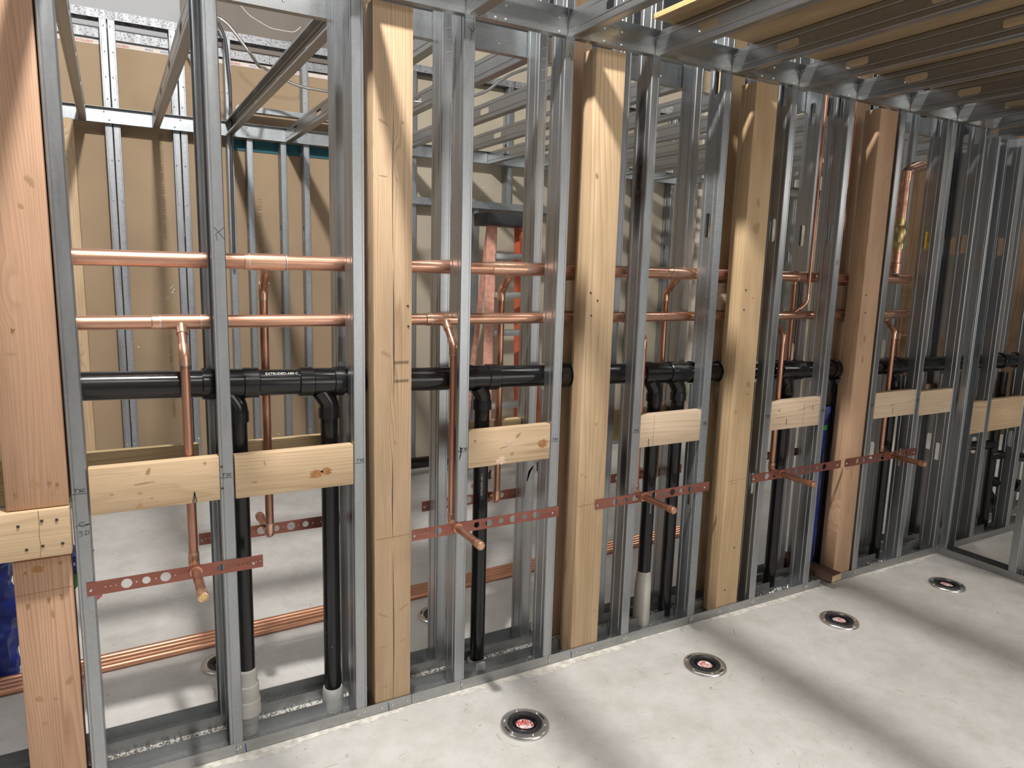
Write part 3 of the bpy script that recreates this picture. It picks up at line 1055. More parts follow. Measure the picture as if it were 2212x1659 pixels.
rr_ = [
    (0.258, True, (), 'rear stud seen directly left of the front stud marked X'),
    (0.694, False, (), 'rear stud hidden behind the front stud left of the first timber post'),
    (1.085, False, (), 'rear stud just left of the front stud marked Y'),
    (1.490, False, (), 'rear stud left of the second timber post, with a black marker streak'),
    (1.899, False, (), 'rear stud behind the smudged front stud right of the second timber post'),
    (2.300, False, (), 'rear stud just left of the spangled front stud'),
    (2.700, False, KN, 'rear stud just right of the third timber post'),
    (3.128, False, KN, 'rear stud beside the thin vertical copper line'),
    (3.300, False, KN, 'rear stud right of the thin copper line, beside the blue-wrapped pipe'),
    (3.540, False, KN, 'rear stud just left of the fourth timber post'),
    (3.908, False, KN, 'rear stud holding the valve riser, bright-edged'),
    (4.268, False, KN, 'rear stud next to the room corner'),
    (4.45, True, KN, 'rear stud just inside the corner, doubled'),
]
rstuds = []
for i, (x_, fp, kn, lb) in enumerate(rr_):
    s = c_stud('steel_stud', x_, RY, 0.003, 3.05, fp, kn, None, (), 'galv_bright' if i == 10 else 'galv', lb, 'rear row of studs')
    rstuds.append(s)
for s in (rstuds[2], rstuds[3], rstuds[7]):
    for zz in (2.36, 2.40, 2.44, 2.48):
        strokes(s, [[(0, 0), (1, .35)]], 0.012, -0.0014, zz, 0.018, 0.0035, 'screw', 'punched_tab')
strokes(rstuds[3], [[(.0, -1), (.3, .1), (.9, 1.1)], [(.1, -.6), (.45, .3), (.8, .9)], [(.15, -.2), (.3, .4), (.7, .85)]], 0.006, -0.0014, 0.78, 0.028, 0.006)

# the rim track screwed across the front studs, carrying the front ceiling
rim = track_x('rim_track', 0.30, 4.306, [(-.032, 0.0), (0, 0), (0, .0925), (-.032, .0925)], -0.0025, 2.470, 'rim track screwed across the top of the front stud row, flanges toward the room', 'galv_rim')
for x_ in (1.10, 1.20, 1.24, 1.46, 1.56, 1.66, 1.74, 2.27, 2.50, 2.57, 2.70, 3.08):
    for zz in ((0.02, 0.065) if random.random() > .3 else (0.025,)):
        screw_head(rim, (x_ - 0.30, -0.001, zz), r=0.0045)
rim2 = track_x('rim_track', -1.1, 0.297, [(-.032, 0.0), (0, 0), (0, .0925), (-.032, .0925)], -0.0025, 2.470, 'rim track length over the first studs, left of the long rim track', 'galv_rim')
fj = [-1.05, -0.55, -0.12, 0.30, 0.705, 1.088, 1.497, 1.905, 2.319, 2.735, 3.142, 3.560, 3.975]
fj_lab = ['front ceiling joist far left of the camera', 'front ceiling joist left of the camera', 'front ceiling joist over the reddish post',
          'front ceiling joist over the stud marked X', 'front ceiling joist over the first timber post',
          'first front ceiling joist in view, ending above the stud marked Y', 'second front ceiling joist in view, ending above the second timber post',
          'front ceiling joist at the open left edge of the plywood', 'front ceiling joist meeting the rim left of the third timber post',
          'front ceiling joist meeting the rim right of the third timber post', 'front ceiling joist meeting the rim left of the fourth timber post',
          'front ceiling joist meeting the rim right of the fourth timber post', 'front ceiling joist second from the corner']
for x_, lb in zip(fj, fj_lab):
    joist('ceiling_joist', x_, -3.3, -0.006, 2.4718, lb, 'front ceiling joists', knocks=[3.294 - k for k in (0.28, 0.89, 1.5, 2.1, 2.7)])
joist('ceiling_joist', 4.262, -3.3, -0.036, 2.4718, 'front ceiling joist running along the head of the corner partition', 'front ceiling joists')
bm = bmesh.new()
box_bm(bm, 0, 2.5, 0, 3.15, 0, 0.0045)
box_bm(bm, 0, 2.5, 0, 3.15, 0.0045, 0.0135)
box_bm(bm, 0, 2.5, 0, 3.15, 0.0135, 0.018)
o = link('plywood_sheet', mesh_of(bm, 'plywood_sheet'), M['ply'], None, (1.805, -3.26, 2.5655))
tag(o, 'brown plywood sheet lying on the front ceiling joists, its pale edge showing', 'plywood')
for k, (a, b_) in enumerate(((0.0, 0.0055), (0.0065, 0.0115), (0.0125, 0.018))):
    bm = bmesh.new()
    box_bm(bm, 0, .002, 0, 3.15, a, b_)
    q = link('edge_ply', mesh_of(bm, 'edge_ply'), M['ply_edge'], o, (-0.0022, 0, 0))
    bm = bmesh.new()
    box_bm(bm, 0, 2.5, 0, .002, a, b_)
    link('edge_ply', mesh_of(bm, 'edge_ply'), M['ply_edge'], o, (0, 3.1502, 0))
o = box('plywood_sheet', 4.31, 8.0, -3.26, -0.11, 2.5655, 2.5835, M['ply'])
tag(o, 'plywood sheet over the room beyond the corner partition', 'plywood')

# corner partition coming toward the camera
pt = track_x('bottom_track', -3.6, -0.004, [(0, TH), (0, 0), (DEP, 0), (DEP, TH)], 0, 0.001, 'bottom track of the corner partition, running toward the camera', 'galv_x')
pt.rotation_euler = (0, 0, PI / 2)
pt.location = (4.31 + DEP, -3.6, 0.001)
tt = track_x('top_track', -3.3, -0.04, [(0, -.035), (0, 0), (DEP, 0), (DEP, -.035)], 0, 2.47, 'top track of the corner partition', 'galv_x')
tt.rotation_euler = (0, 0, PI / 2)
tt.location = (4.31 + DEP, -3.3, 2.47)
for k, lb in enumerate(['partition stud standing in the corner, open side to the left', 'partition stud right of the corner opening, cut by the right edge',
                        'partition stud nearer the camera, outside the frame edge', 'fourth partition stud from the corner']):
    yy = -0.052 - 0.385 * k
    s = c_stud('partition_stud', 0, 0, 0.003, 2.43, (k == 1), (0.63, 1.24, 1.85), None, (), 'galv', lb, 'studs of the corner partition')
    s.rotation_euler = (0, 0, -PI / 2)
    s.location = (4.3115, yy + FL + 0.0, 0.003)

# main wall continuing beyond the partition
for i, x_ in enumerate((4.66, 5.09, 5.50, 5.90, 6.4)):
    c_stud('steel_stud', x_, 0, 0.003, 2.468, False, KN[:3], (lambda seg, yy, zz: yy > .066 and abs(zz - 1.145) < .052), (1.09, 1.20), 'galv',
           ['front-row stud left of centre in the corner opening', 'front-row stud at the right edge of the corner opening', 'front-row stud beyond the corner, at the far right edge of the photo', 'front-row stud well beyond the corner', 'last front-row stud beyond the corner'][i],
           'front-row studs beyond the corner')
    c_stud('steel_stud', x_ + 0.04, RY, 0.003, 2.468, False, KN[:3], None, (), 'galv',
           ['rear stud left of centre in the corner opening', 'rear stud at the right edge of the corner opening', 'rear stud beyond the corner, at the right edge', 'rear stud well beyond the corner', 'last rear stud beyond the corner'][i],
           'rear studs beyond the corner')

# ------------------------------------------------------------------ timber posts


def post(name, x0, x1, y0, y1, z0, z1, mat, label, group=None, bev=0.004):
    o = box(name, x0, x1, y0, y1, z0, z1, M[mat], bev=bev)
    return tag(o, label, 'post', group)


ZP = 0.0045
p1 = post('timber_post', 0.765, 0.903, -0.001 + .003, 0.088, ZP, 2.468, 'P_tan', 'first tall timber post, split down its middle, left of centre', 'front timber posts')
p2 = post('timber_post', 1.632, 1.770, .002, 0.090, ZP, 2.468, 'P_yel', 'second tall timber post, pale yellow with arched grain, right of centre', 'front timber posts')
p3 = post('timber_post', 2.478, 2.616, .002, 0.090, ZP, 2.468, 'P_knotty', 'third tall timber post, knotty and yellow-brown', 'front timber posts')
p4 = post('timber_post', 3.342, 3.480, .002, 0.090, ZP + .002, 2.468, 'P_pink', 'fourth tall timber post, pinkish with an orange side, near the corner', 'front timber posts')
# centre check (a real crack) in the first post: thin dark recess strips
chk = [(0.070, 0.35), (0.072, 0.62), (0.069, 0.98), (0.071, 1.3), (0.068, 1.62), (0.070, 2.0), (0.068, 2.25), (0.071, 0.02)]
zs_ = sorted([c[1] for c in chk])
for a, b_, w in ((0.02, 0.62, .003), (0.66, 0.98, .003), (1.18, 1.62, .004), (1.66, 2.15, .0022)):
    pts = []
    n = 12
    bm = bmesh.new()
    L, Rr = [], []
    for k in range(n + 1):
        t = k / n
        zc = a + (b_ - a) * t
        xc = 0.0695 + 0.0025 * math.sin(zc * 6.0)
        ww = w * math.sin(PI * t) * .5 + .0002
        L.append(bm.verts.new((xc - ww, -0.0005, zc)))
        Rr.append(bm.verts.new((xc + ww, -0.0005, zc)))
    for k in range(n):
        bm.faces.new((L[k], Rr[k], Rr[k + 1], L[k + 1]))
    c_ = link('split', mesh_of(bm, 'split'), M['dark_screw'], p1)
for p_, pts in ((p1, ((.122, 1.50), (.124, 1.43))), (p2, ((.055, 1.52), (.02, 1.55), (.028, 1.46))), (p3, ((.03, 1.57), (.028, 1.48), (.09, .33), (.05, .12))), (p4, ((.03, 1.55), (.04, 1.46)))):
    for (a, b_) in pts:
        screw_head(p_, (a, -0.0004, b_), r=0.004, mat='dark_screw')
for p_ in (p1, p2, p3):
    strokes(p_, [[(0, 0), (1, 0.02)]], 0.004, -0.0006, 0.672, 0.128, 0.0011, 'chalk', 'level_line')
strokes(p3, [[(0, 0), (.2, .3), (.4, 0), (.7, .2), (1.0, 0), (1.6, .1), (2.2, .15)]], .03, -0.0006, .655, .02, .0008, 'chalk')
strokes(p1, [[(k * .42, 0), (k * .42 + .06 * (k % 3), 1)] for k in range(14)], 0.075, -0.0006, 1.300, 0.009, 0.0016, 'marker', 'faded_stamp')
strokes(p1, [[(k * .42, 0), (k * .42 + .06 * (k % 3), 1)] for k in range(14)], 0.075, -0.0006, 1.235, 0.009, 0.0016, 'marker', 'faded_stamp')

rp = [(0.748, 0.838, 'P_red', 'reddish rear post seen as a strip left of the first timber post'),
      (1.650, 1.739, 'P_rear', 'orange-brown rear post behind the second timber post'),
      (2.512, 2.601, 'P_knotty', 'rear post seen left of the third timber post'),
      (3.420, 3.509, 'P_rear', 'rear post behind the fourth timber post')]
for a, b_, m_, lb in rp:
    post('rear_timber_post', a, b_, RY + .004, RY + .088, ZP, 2.72 if a > 1 else 3.0, m_, lb, 'rear timber posts')

# post at the left edge: upper and lower lengths with a board between
pu = post('edge_timber_post', -0.286, -0.139, -0.028, 0.088, 0.945, 2.468, 'P_red', 'reddish post at the left edge of the photo, upper length above the horizontal board')
pl_ = post('edge_timber_post', -0.286, -0.146, -0.010, 0.088, 0.0, 0.790, 'P_red', 'reddish post at the lower left corner, below the horizontal board')
pb = box('horizontal_board', -1.1, -0.139, -0.045, -0.006 + .03, 0.806, 0.9435, M['B_wood'], bev=0.003)
tag(pb, 'pale horizontal lumber board crossing the left post, full of screws', 'board')
for p_, pts in ((pu, ((.025, .045), (.105, .07), (.123, .064), (.02, 1.0), (.05, .5))), (pl_, ((.03, .755), (.115, .77), (.03, .66), (.112, .672), (.08, .668))), ):
    for (a, b_) in pts:
        screw_head(p_, (a, -0.0008, b_), r=0.0042, mat='gold_screw')
for (a, b_) in ((.84, .1), (.895, .108), (.93, .106), (.855, .03), (.893, .035), (.94, .035)):
    screw_head(pb, (a, -0.0005, b_), r=0.0042, mat='dark_screw')
strokes(pl_, [[(0, 0), (1, .04)]], 0.002, -0.0006, 0.69, 0.135, 0.0011, 'chalk', 'level_line')
strokes(pb, [[(0, 0), (.1, 1), (.05, 2), (.12, 3), (.1, 4.2)]], .885, -0.0006, .004, .032, .0012, 'gold_screw', 'sap_line')

# ------------------------------------------------------------------ lumber blocking between studs


def block(x0, x1, z0, z1, mat, label, y0=0.0015, th=0.038, group='front lumber blocks', tilt=0.0, name='lumber_block'):
    o = box(name, x0, x1, y0, y0 + th, z0, z1, M[mat], bev=0.0025)
    if tilt:
        o.rotation_euler = (0, -tilt, 0)
    return tag(o, label, 'wood block', group)


b1 = block(-0.089, 0.263, 0.897, 1.037, 'B_wood', 'knotty lumber block nearest the left post, with an arrow mark', y0=-.003)
b2 = block(0.309, 0.692, 0.892, 1.033, 'B_wood', 'lumber block with a reddish stain, right of the stud marked X')
b3 = block(1.128, 1.488, 0.897, 1.039, 'B_wood', 'lumber block with a swirling knot and pitch patches, right of the first timber post')
b4 = block(1.942, 2.290, 0.895, 1.037, 'B_pale', 'clean pale lumber block between second and third timber posts')
b5 = block(2.743, 3.098, 0.899, 1.043, 'B_pale', 'pale lumber block with pencil lines between third and fourth timber posts')
b6 = block(3.545, 3.906, 0.893, 1.035, 'B_pale', 'lumber block right of the fourth timber post, with a short black tick')
b7 = block(3.952, 4.266, 0.880, 1.020, 'B_pale', 'rough-topped lumber block ending at the corner')
b8 = block(4.42, 4.66, 0.722, 0.920, 'B_wood', 'lumber block left of the middle stud in the corner opening', group='lumber blocks beyond the corner')
b9 = block(4.705, 5.09, 0.722, 0.922, 'B_wood', 'lumber block right of the middle stud in the corner opening', group='lumber blocks beyond the corner')
b10 = block(5.14, 5.5, 0.722, 0.922, 'B_wood', 'lumber block at the right edge of the photo beyond the corner', group='lumber blocks beyond the corner')
strokes(b1, [[(0, 0), (.5, 2.8), (1, 0)], [(.5, 2.8), (.5, 0)]], 0.272, -0.0008, .002, .012, .0022)
strokes(b4, [[(0, 0), (0, 1)]], 0.05, -0.0008, .004, .03, .003)
strokes(b5, [[(0, 0), (0, 1)]], 0.115, -0.0008, .022, .028, .0035)
strokes(b5, [[(0, 0), (0, 1)]], 0.30, -0.0008, .082, .026, .0018)
strokes(b5, [[(0, 0), (.02, 1.2)], [(-.4, .9), (1.2, 1.1)]], 0.235, -0.0008, .01, .09, .001, 'chalk')
strokes(b6, [[(0, 0), (0, 1)]], 0.162, -0.0008, .02, .03, .003)
strokes(b4, [[(0, 0), (0, 4.5)]], 0.075, -0.0008, .004, .03, .0008, 'chalk')


def blotch(parent, x, z, s, mat):
    bm = bmesh.new()
    n = 22
    vs = [bm.verts.new((s * (1 + .4 * random.random()) * math.cos(2 * PI * k / n) * (1.2 if k % 3 else .8), -0.0004, s * .75 * (1 + .4 * random.random()) * math.sin(2 * PI * k / n))) for k in range(n)]
    bm.faces.new(vs)
    return link('stain', mesh_of(bm, 'stain'), mat, parent, (x, 0, z))


M['pitch'] = m_plain('amber_pitch', (0.36, 0.17, 0.06), 0.3, 0, 0.3, 60)
M['pale_pitch'] = m_plain('pale_pitch', (0.72, 0.52, 0.38), 0.25, 0, 0.2, 90, 0.5)
blotch(b2, 0.255, 0.052, 0.016, M['pitch'])
blotch(b2, 0.29, 0.058, 0.014, M['pitch'])
blotch(b3, 0.325, 0.065, 0.018, M['pitch'])
blotch(b3, 0.175, 0.085, 0.011, M['pale_pitch'])
blotch(b3, 0.14, 0.018, 0.018, M['pale_pitch'])
blotch(pl_, .06, .762, .012, M['pitch'])
M['knot'], _nt, _b = mat_new('wood_knot')
_tc = _nt.nodes.new('ShaderNodeTexCoord')
_nz = nd(_nt, 'ShaderNodeTexNoise', i_Scale=90.0, i_Detail=2.0)
_nt.links.new(_tc.outputs['Object'], _nz.inputs['Vector'])
_at = _nt.nodes.new('ShaderNodeAttribute')
_at.attribute_name = 'rad'
_ad = nd(_nt, 'ShaderNodeMath', operation='MULTIPLY_ADD')
_nt.links.new(_nz.outputs[0], _ad.inputs[0])
_ad.inputs[1].default_value = 0.5
_nt.links.new(_at.outputs['Fac'], _ad.inputs[2])
_r = ramp(_nt, _ad.outputs[0], [(0.20, (0.30, 0.17, 0.085)), (0.35, (0.42, 0.26, 0.14)), (0.48, (0.55, 0.36, 0.2)), (0.56, (0.33, 0.19, 0.09)), (0.66, (0.58, 0.39, 0.22)), (0.78, (0.44, 0.28, 0.15)), (0.9, (0.6, 0.41, 0.24))])
_nt.links.new(_r.outputs[0], _b.inputs['Base Color'])
_al = ramp(_nt, _ad.outputs[0], [(0.62, (0.8, 0.8, 0.8)), (0.85, (0.45, 0.45, 0.45)), (1.12, (0, 0, 0))])
_nt.links.new(_al.outputs[0], _b.inputs['Alpha'])
_b.inputs['Roughness'].default_value = 0.5


def knot(parent, x, z, rx, rz, ang=0.0):
    """world x, z on the near face of a board; elliptical knot with darker heart and ring"""
    bm = bmesh.new()
    rings = [[bm.verts.new((0, 0, 0))]]
    n, m_ = 24, 6
    ph = random.random() * 6
    for j in range(1, m_ + 1):
        t = j / m_
        ring = []
        for k in range(n):
            a = 2 * PI * k / n
            w = 1 + .12 * math.sin(2 * a + ph) + .08 * math.sin(3 * a - ph)
            px, pz = rx * t * w * math.cos(a), rz * t * w * math.sin(a)
            ring.append(bm.verts.new((px * math.cos(ang) - pz * math.sin(ang), 0, px * math.sin(ang) + pz * math.cos(ang))))
        rings.append(ring)
    for k in range(n):
        bm.faces.new((rings[0][0], rings[1][k], rings[1][(k + 1) % n]))
    for j in range(1, m_):
        for k in range(n):
            bm.faces.new((rings[j][k], rings[j + 1][k], rings[j + 1][(k + 1) % n], rings[j][(k + 1) % n]))
    me = mesh_of(bm, 'knot')
    at = me.attributes.new('rad', 'FLOAT', 'POINT')
    vals = [0.0]
    for j in range(1, m_ + 1):
        vals += [j / m_] * n
    at.data.foreach_set('value', vals)
    return link('knot', me, M['knot'], parent, (x - parent.location.x, -.0005, z - parent.location.z))


for kp in ((pu, -.172, 1.833, .014, .022, .6), (pu, -.196, 1.767, .010, .011, 0), (pu, -.216, 1.015, .018, .022, .3), (pu, -.175, .985, .010, .010, 0), (pu, -.245, 1.38, .022, .006, 0),
           (pl_, -.240, .285, .008, .010, 0), (pl_, -.172, .404, .022, .012, .9), (pl_, -.249, .366, .018, .012, -.9), (pl_, -.21, .355, .010, .009, 0), (pl_, -.187, .24, .009, .007, 0), (pl_, -.2, .62, .006, .02, 0),
           (b1, .065, 1.012, .010, .018, -.5), (b1, .040, .948, .010, .006, 0), (b1, -.033, .954, .009, .005, 0), (b1, .071, .928, .006, .006, 0), (b1, .038, .906, .013, .016, .5), (b1, .222, 1.021, .006, .010, 0), (b1, .051, .978, .05, .004, .1),
           (b2, .368, .940, .012, .006, 0), (b2, .40, 1.0, .004, .014, .2), (b3, 1.315, .935, .014, .010, .4), (b3, 1.34, 1.005, .022, .010, .9), (b3, 1.155, 1.0, .008, .012, 0), (b3, 1.28, .965, .03, .004, .2),
           (p1, .841, 1.025, .007, .012, 0), (p1, .808, 1.341, .034, .009, -.45), (p1, .866, 2.105, .008, .007, 0), (p1, .80, 2.10, .030, .006, -.45), (p1, .80, 1.93, .024, .003, -.1), (p1, .795, .385, .028, .006, -.6), (p1, .875, .40, .026, .006, .6), (p1, .80, .26, .022, .003, 0), (p1, .875, .27, .022, .003, .3), (p1, .80, .10, .02, .0025, .2), (p1, .875, 2.40, .018, .003, -.2),
           (p2, 1.710, 1.019, .008, .012, 0), (p2, 1.648, .809, .006, .012, 0), (p2, 1.657, 2.002, .012, .016, 0), (p2, 1.745, .19, .006, .010, 0), (p2, 1.70, 1.35, .004, .05, .05), (p2, 1.668, .80, .007, .006, 0),
           (p3, 2.545, 1.96, .016, .028, 0), (p3, 2.575, 1.136, .018, .022, .2), (p3, 2.575, 1.09, .014, .008, 0), (p3, 2.505, 1.009, .012, .012, 0), (p3, 2.555, 1.538, .006, .008, 0), (p3, 2.545, 1.85, .03, .04, 0),
           (p4, 3.389, 2.189, .008, .008, 0), (p4, 3.447, 2.15, .010, .010, 0), (p4, 3.40, 1.33, .014, .03, 0), (p4, 3.40, 1.22, .010, .03, 0), (p4, 3.41, .60, .010, .05, 0), (p4, 3.415, .42, .010, .05, 0),
           (b5, 2.80, .995, .008, .012, 0), (b5, 2.815, .96, .05, .003, .05), (b6, 3.70, .96, .03, .004, .1), (b7, 4.00, .985, .008, .006, 0), (b9, 4.84, .81, .009, .007, 0), (b10, 5.3, .82, .01, .008, 0)):
    knot(*kp)
# rear blocking
for a, b_, zt, lb in ((-0.62, 0.228, 1.026, 'rear lumber block behind the first front block'), (0.275, 0.69, 1.018, 'rear lumber block behind the second front block'),
                      (1.14, 1.488, 1.015, 'rear lumber block behind the knotty front block'), (1.95, 2.296, 1.010, 'rear lumber block behind the clean pale block'),
                      (4.36, 4.70, 1.0, 'rear lumber block in the corner opening, left'), (4.75, 5.12, 1.0, 'rear lumber block in the corner opening, right')):
    block(a, b_, zt - .140, zt, 'B_rear', lb, y0=RY + .050, group='rear lumber blocks')
# small wood blocks holding the copper mains
for a, b_, lb in ((1.636, 1.745, 'small wood block between the copper mains left of the second timber post'),
                  (2.503, 2.612, 'small wood block between the copper mains left of the third timber post'),
                  (3.382, 3.50, 'small wood block between the copper mains left of the fourth timber post')):
    o = box('pipe_support_block', a, b_, RY - .038, RY + .001, 1.4735, 1.600, M['B_pale'], bev=.002)
    tag(o, lb, 'wood block', 'pipe support blocks')

# ------------------------------------------------------------------ copper water lines
PY = 0.137
ZU, ZL = 1.640, 1.447
RM, RD = 0.0240, 0.0143


def main_line(name, z, x0, x1, r, label, tees, rear, joints, droprange):
    root = empty(name, (x0, PY, z), label, 'water pipe')
    P = lambda x, y, zz: (x - x0, y - PY, zz - z)
    tube('pipe', [P(x0, PY, z), P(x1, PY, z)], r, M['cu'], root, n=28)
    for x_ in joints:
        collar('coupling', P(x_, PY, z), (1, 0, 0), 0.05, r + .0025, M['cu_fit'], root)
    for xt in tees:
        t = collar('tee', P(xt, PY, z), (1, 0, 0), 0.115, r + .0028, M['cu_fit'], root)
        for sx in (-.058, .058):
            lathe_dir('solder_ring', (sx, 0, 0), (1, 0, 0), [(-.0015, r), (-.0015, r + .0034), (.0015, r + .0034), (.0015, r)], M['solder'], t)
        if rear:
            yv, sg = RY + .041, 1
        else:
            yv, sg = 0.0555, -1
        kz = z - (0.092 if xt != 3.10 else .004)
        a = Vector(P(xt, PY, z))
        k1 = Vector(P(xt, yv, kz))
        d = (k1 - a).normalized()
        lathe_dir('branch_socket', a + d * (r * .8), d, [(0, RD + .006), (.012, RD + .003), (.030, RD + .003), (.032, RD + .001)], M['cu_fit'], root)
        tube('offset_pipe', [a + d * .04, k1], RD, M['cu_v'], root)
        # 45 degree elbow
        dn = Vector((0, 0, -1))
        pe = [k1 - d * .026, k1 - d * .012, k1 + dn * .012 * 1.0, k1 + dn * .03]
        tube('elbow', rounded([k1 - d * .030, k1, k1 + dn * .032], .022, 8), RD + .0022, M['cu_fit'], root)
        zb = 0.673
        k2 = Vector(P(xt, yv, zb))
        tube('drop_pipe', [k1, k2 + Vector((0, 0, .02))], RD, M['cu_v'], root, n=24)
        lathe_dir('solder_ring', k1 + dn * .034, dn, [(-.001, RD), (-.001, RD + .0026), (.001, RD + .0026), (.001, RD)], M['solder'], root)
        yend = yv + sg * (.215 if rear else .248)
        if not rear:
            yend = -0.20
        tube('bottom_elbow', rounded([k2 + Vector((0, 0, .040)), k2, k2 + Vector((0, sg * .036, 0))], .024, 8), RD + .0024, M['cu_fit'], root)
        lathe_dir('solder_ring', k2 + Vector((0, 0, .041)), dn, [(-.001, RD), (-.001, RD + .0028), (.001, RD + .0028), (.001, RD)], M['solder'], root)
        e = Vector(P(xt, yend, zb))
        tube('stub_out', [k2 + Vector((0, sg * .02, 0)), e], RD, M['cu_v'], root, n=24)
        lathe_dir('end_cap', e + Vector((0, -sg * .028, 0)), (0, sg, 0), [(0, RD + .0005), (.001, RD + .0022), (.024, RD + .0022), (.028, RD + .001), (.029, RD - .002), (.0278, RD - .005), (.0278, 0)], M['cu_fit'], root)
        if not rear:
            lathe_dir('cap_face', e + Vector((0, sg * .0005, 0)), (0, sg, 0), [(0, RD - .003), (.0008, RD - .004), (.0012, 0)], M['gold'] if xt < .3 else M['cu_fit'], root)
    return root


up = main_line('copper_water_line', ZU, -0.9, 3.93, RM + .0005, 'upper copper main with its rear drops and tees', (0.450, 1.372, 2.235, 3.10), True, (0.40, 1.30, 2.17, 3.02), None)
lw = main_line('copper_water_line', ZL, -0.9, 3.94, RM - .0025, 'lower copper main with its front drops and capped stub-outs', (0.183, 1.087, 1.978, 2.845, 3.728), False, (0.125, 0.245, 1.03), None)
# clamps round the mains at the support blocks
for x_ in (1.69, 2.555, 3.44):
    lathe_dir('pipe_strap', (x_ + .9, 0, 0), (1, 0, 0), [(-.006, RM), (-.006, RM + .003), (.006, RM + .003), (.006, RM)], M['cu_new'], up)
    lathe_dir('pipe_strap', (x_ + .9, 0, 0), (1, 0, 0), [(-.006, RM - .004), (-.006, RM + .001), (.006, RM + .001), (.006, RM - .004)], M['cu_new'], lw)

# valve riser on the upper main at the right
root = empty('valve_riser', (3.80, PY, ZU + .03), 'large copper riser with a brass valve, rising from the end of the upper main', 'water pipe')
tube('pipe', [(0, 0, 0), (0, 0, .55), (.20, .03, .60)], .028, M['cu'], root, rad=.05)
tube('pipe', [(0, 0, .50), (0, 0, .55)], .031, M['cu_fit'], root)
collar('coupling', (0, 0, .03), (0, 0, 1), .06, .032, M['cu_fit'], root)
lathe_dir('valve_body', (0, 0, .13), (0, 0, 1), [(0, .026), (.002, .031), (.03, .031), (.04, .028), (.06, .036), (.09, .038), (.12, .034), (.13, .028), (.14, .031), (.17, .031), (.172, .026)], M['brass'], root)
box('valve_handle', .028, .036, -.012, .012, .10, .30, M['yellow'], root, bev=.002)
root = empty('second_valve', (4.17, .19, 1.80), 'smaller brass valve with yellow handle, seen just left of the corner', 'valve')
lathe_dir('valve_body', (0, 0, 0), (0, 0, 1), [(0, .018), (.002, .022), (.03, .022), (.05, .03), (.08, .022), (.11, .022), (.112, .018)], M['brass'], root)
tube('riser_pipe', [(0, 0, -1.77), (0, 0, .12)], .0143, M['cu_v'], root)
box('valve_handle', -.05, -.042, -.012, .012, .02, .12, M['yellow'], root, bev=.002)
# thin copper lines
root = empty('thin_copper_line', (3.06, .10, 2.9), 'thin vertical copper line dropping in front of the mains to a small elbow', 'water pipe')
tube('pipe', [(0, 0, 0), (-.006, 0, -1.38)], .0085, M['cu_v'], root)
tube('elbow', rounded([(-.006, 0, -1.345), (-.006, 0, -1.385), (-.035, .02, -1.42)], .02), .0105, M['cu_fit'], root)
tube('offset_pipe', [(-.010, .003, -1.388), (-.062, .037, -1.445)], .0085, M['cu_v'], root)
root = empty('thin_copper_line', (3.365, .165, 3.0), 'thin bright copper line seen through the knockout left of the fourth timber post', 'water pipe')
tube('pipe', [(0, 0, 0), (0, 0, -.9)], .009, M['cu_new'], root)
root = empty('slim_copper_riser', (3.95, .165, 0.9), 'slim copper riser with a side branch behind the last stub-out', 'water pipe')
tube('pipe', [(0, 0, 0), (0, 0, .52)], .009, M['cu_v'], root)
tube('side_branch', [(0, 0, .42), (.14, 0, .42)], .009, M['cu_v'], root)
collar('tee', (0, 0, .42), (0, 0, 1), .04, .0115, M['cu_fit'], root)

# copper pipes lying on the rear floor
for i, (y0, r) in enumerate(((0.757, .0143), (0.787, .0143), (0.817, .0143), (0.847, .0143))):
    a, b_ = Vector((-1.0, y0 - .040, .0145)), Vector((3.6, y0 + .148, .0145))
    o = tube('loose_copper_pipe', [a, b_], r, M['cu_new'])
    tag(o, ['nearest of the copper pipes lying side by side on the rear floor', 'second nearest of the copper pipes lying on the rear floor',
            'third of the copper pipes lying on the rear floor', 'furthest of the copper pipes lying on the rear floor'][i], 'loose pipe', 'copper pipes on the floor')

# ------------------------------------------------------------------ perforated copper brackets


def bracket(x0, x1, y, label, group, rearside=False, stub=None):
    root = empty('pipe_bracket', (x0, y, 0.651), label, 'bracket', group)
    L = x1 - x0
    h = .043
    holes = []
    n = 0
    x_ = .008
    while x_ < .085:
        holes.append((x_, h * .5, .0019))
        holes.append((L - x_, h * .5, .0019))
        x_ += .0135
    x_ = .104
    while x_ < L - .100:
        big = .0150 if n % 2 == 0 else .0115
        if stub is None or abs(x_ - (stub - x0)) > .035:
            holes.append((x_, h * .5, big))
            if x_ + .027 < L - .1 and (stub is None or abs(x_ + .0265 - (stub - x0)) > .024):
                holes.append((x_ + .0265, h * .5, .0024))
        n += 1
        x_ += .053
    plate('strap', [(0, 0), (L, 0), (L, h), (0, h)], holes, .0012, M['cu_strap'], root, (0, -.0025, 0))
    for hx in (.010, L - .03):
        screw_head(root, (hx, -.0032, .018), r=.0045)
    if stub is not None:
        lathe_dir('bushing', (stub - x0, -.004, .022), (0, -1, 0), [(0, RD + .0005), (0, RD + .004), (.004, RD + .004), (.004, RD + .0005)], M['cu_fit'], root)
    return root


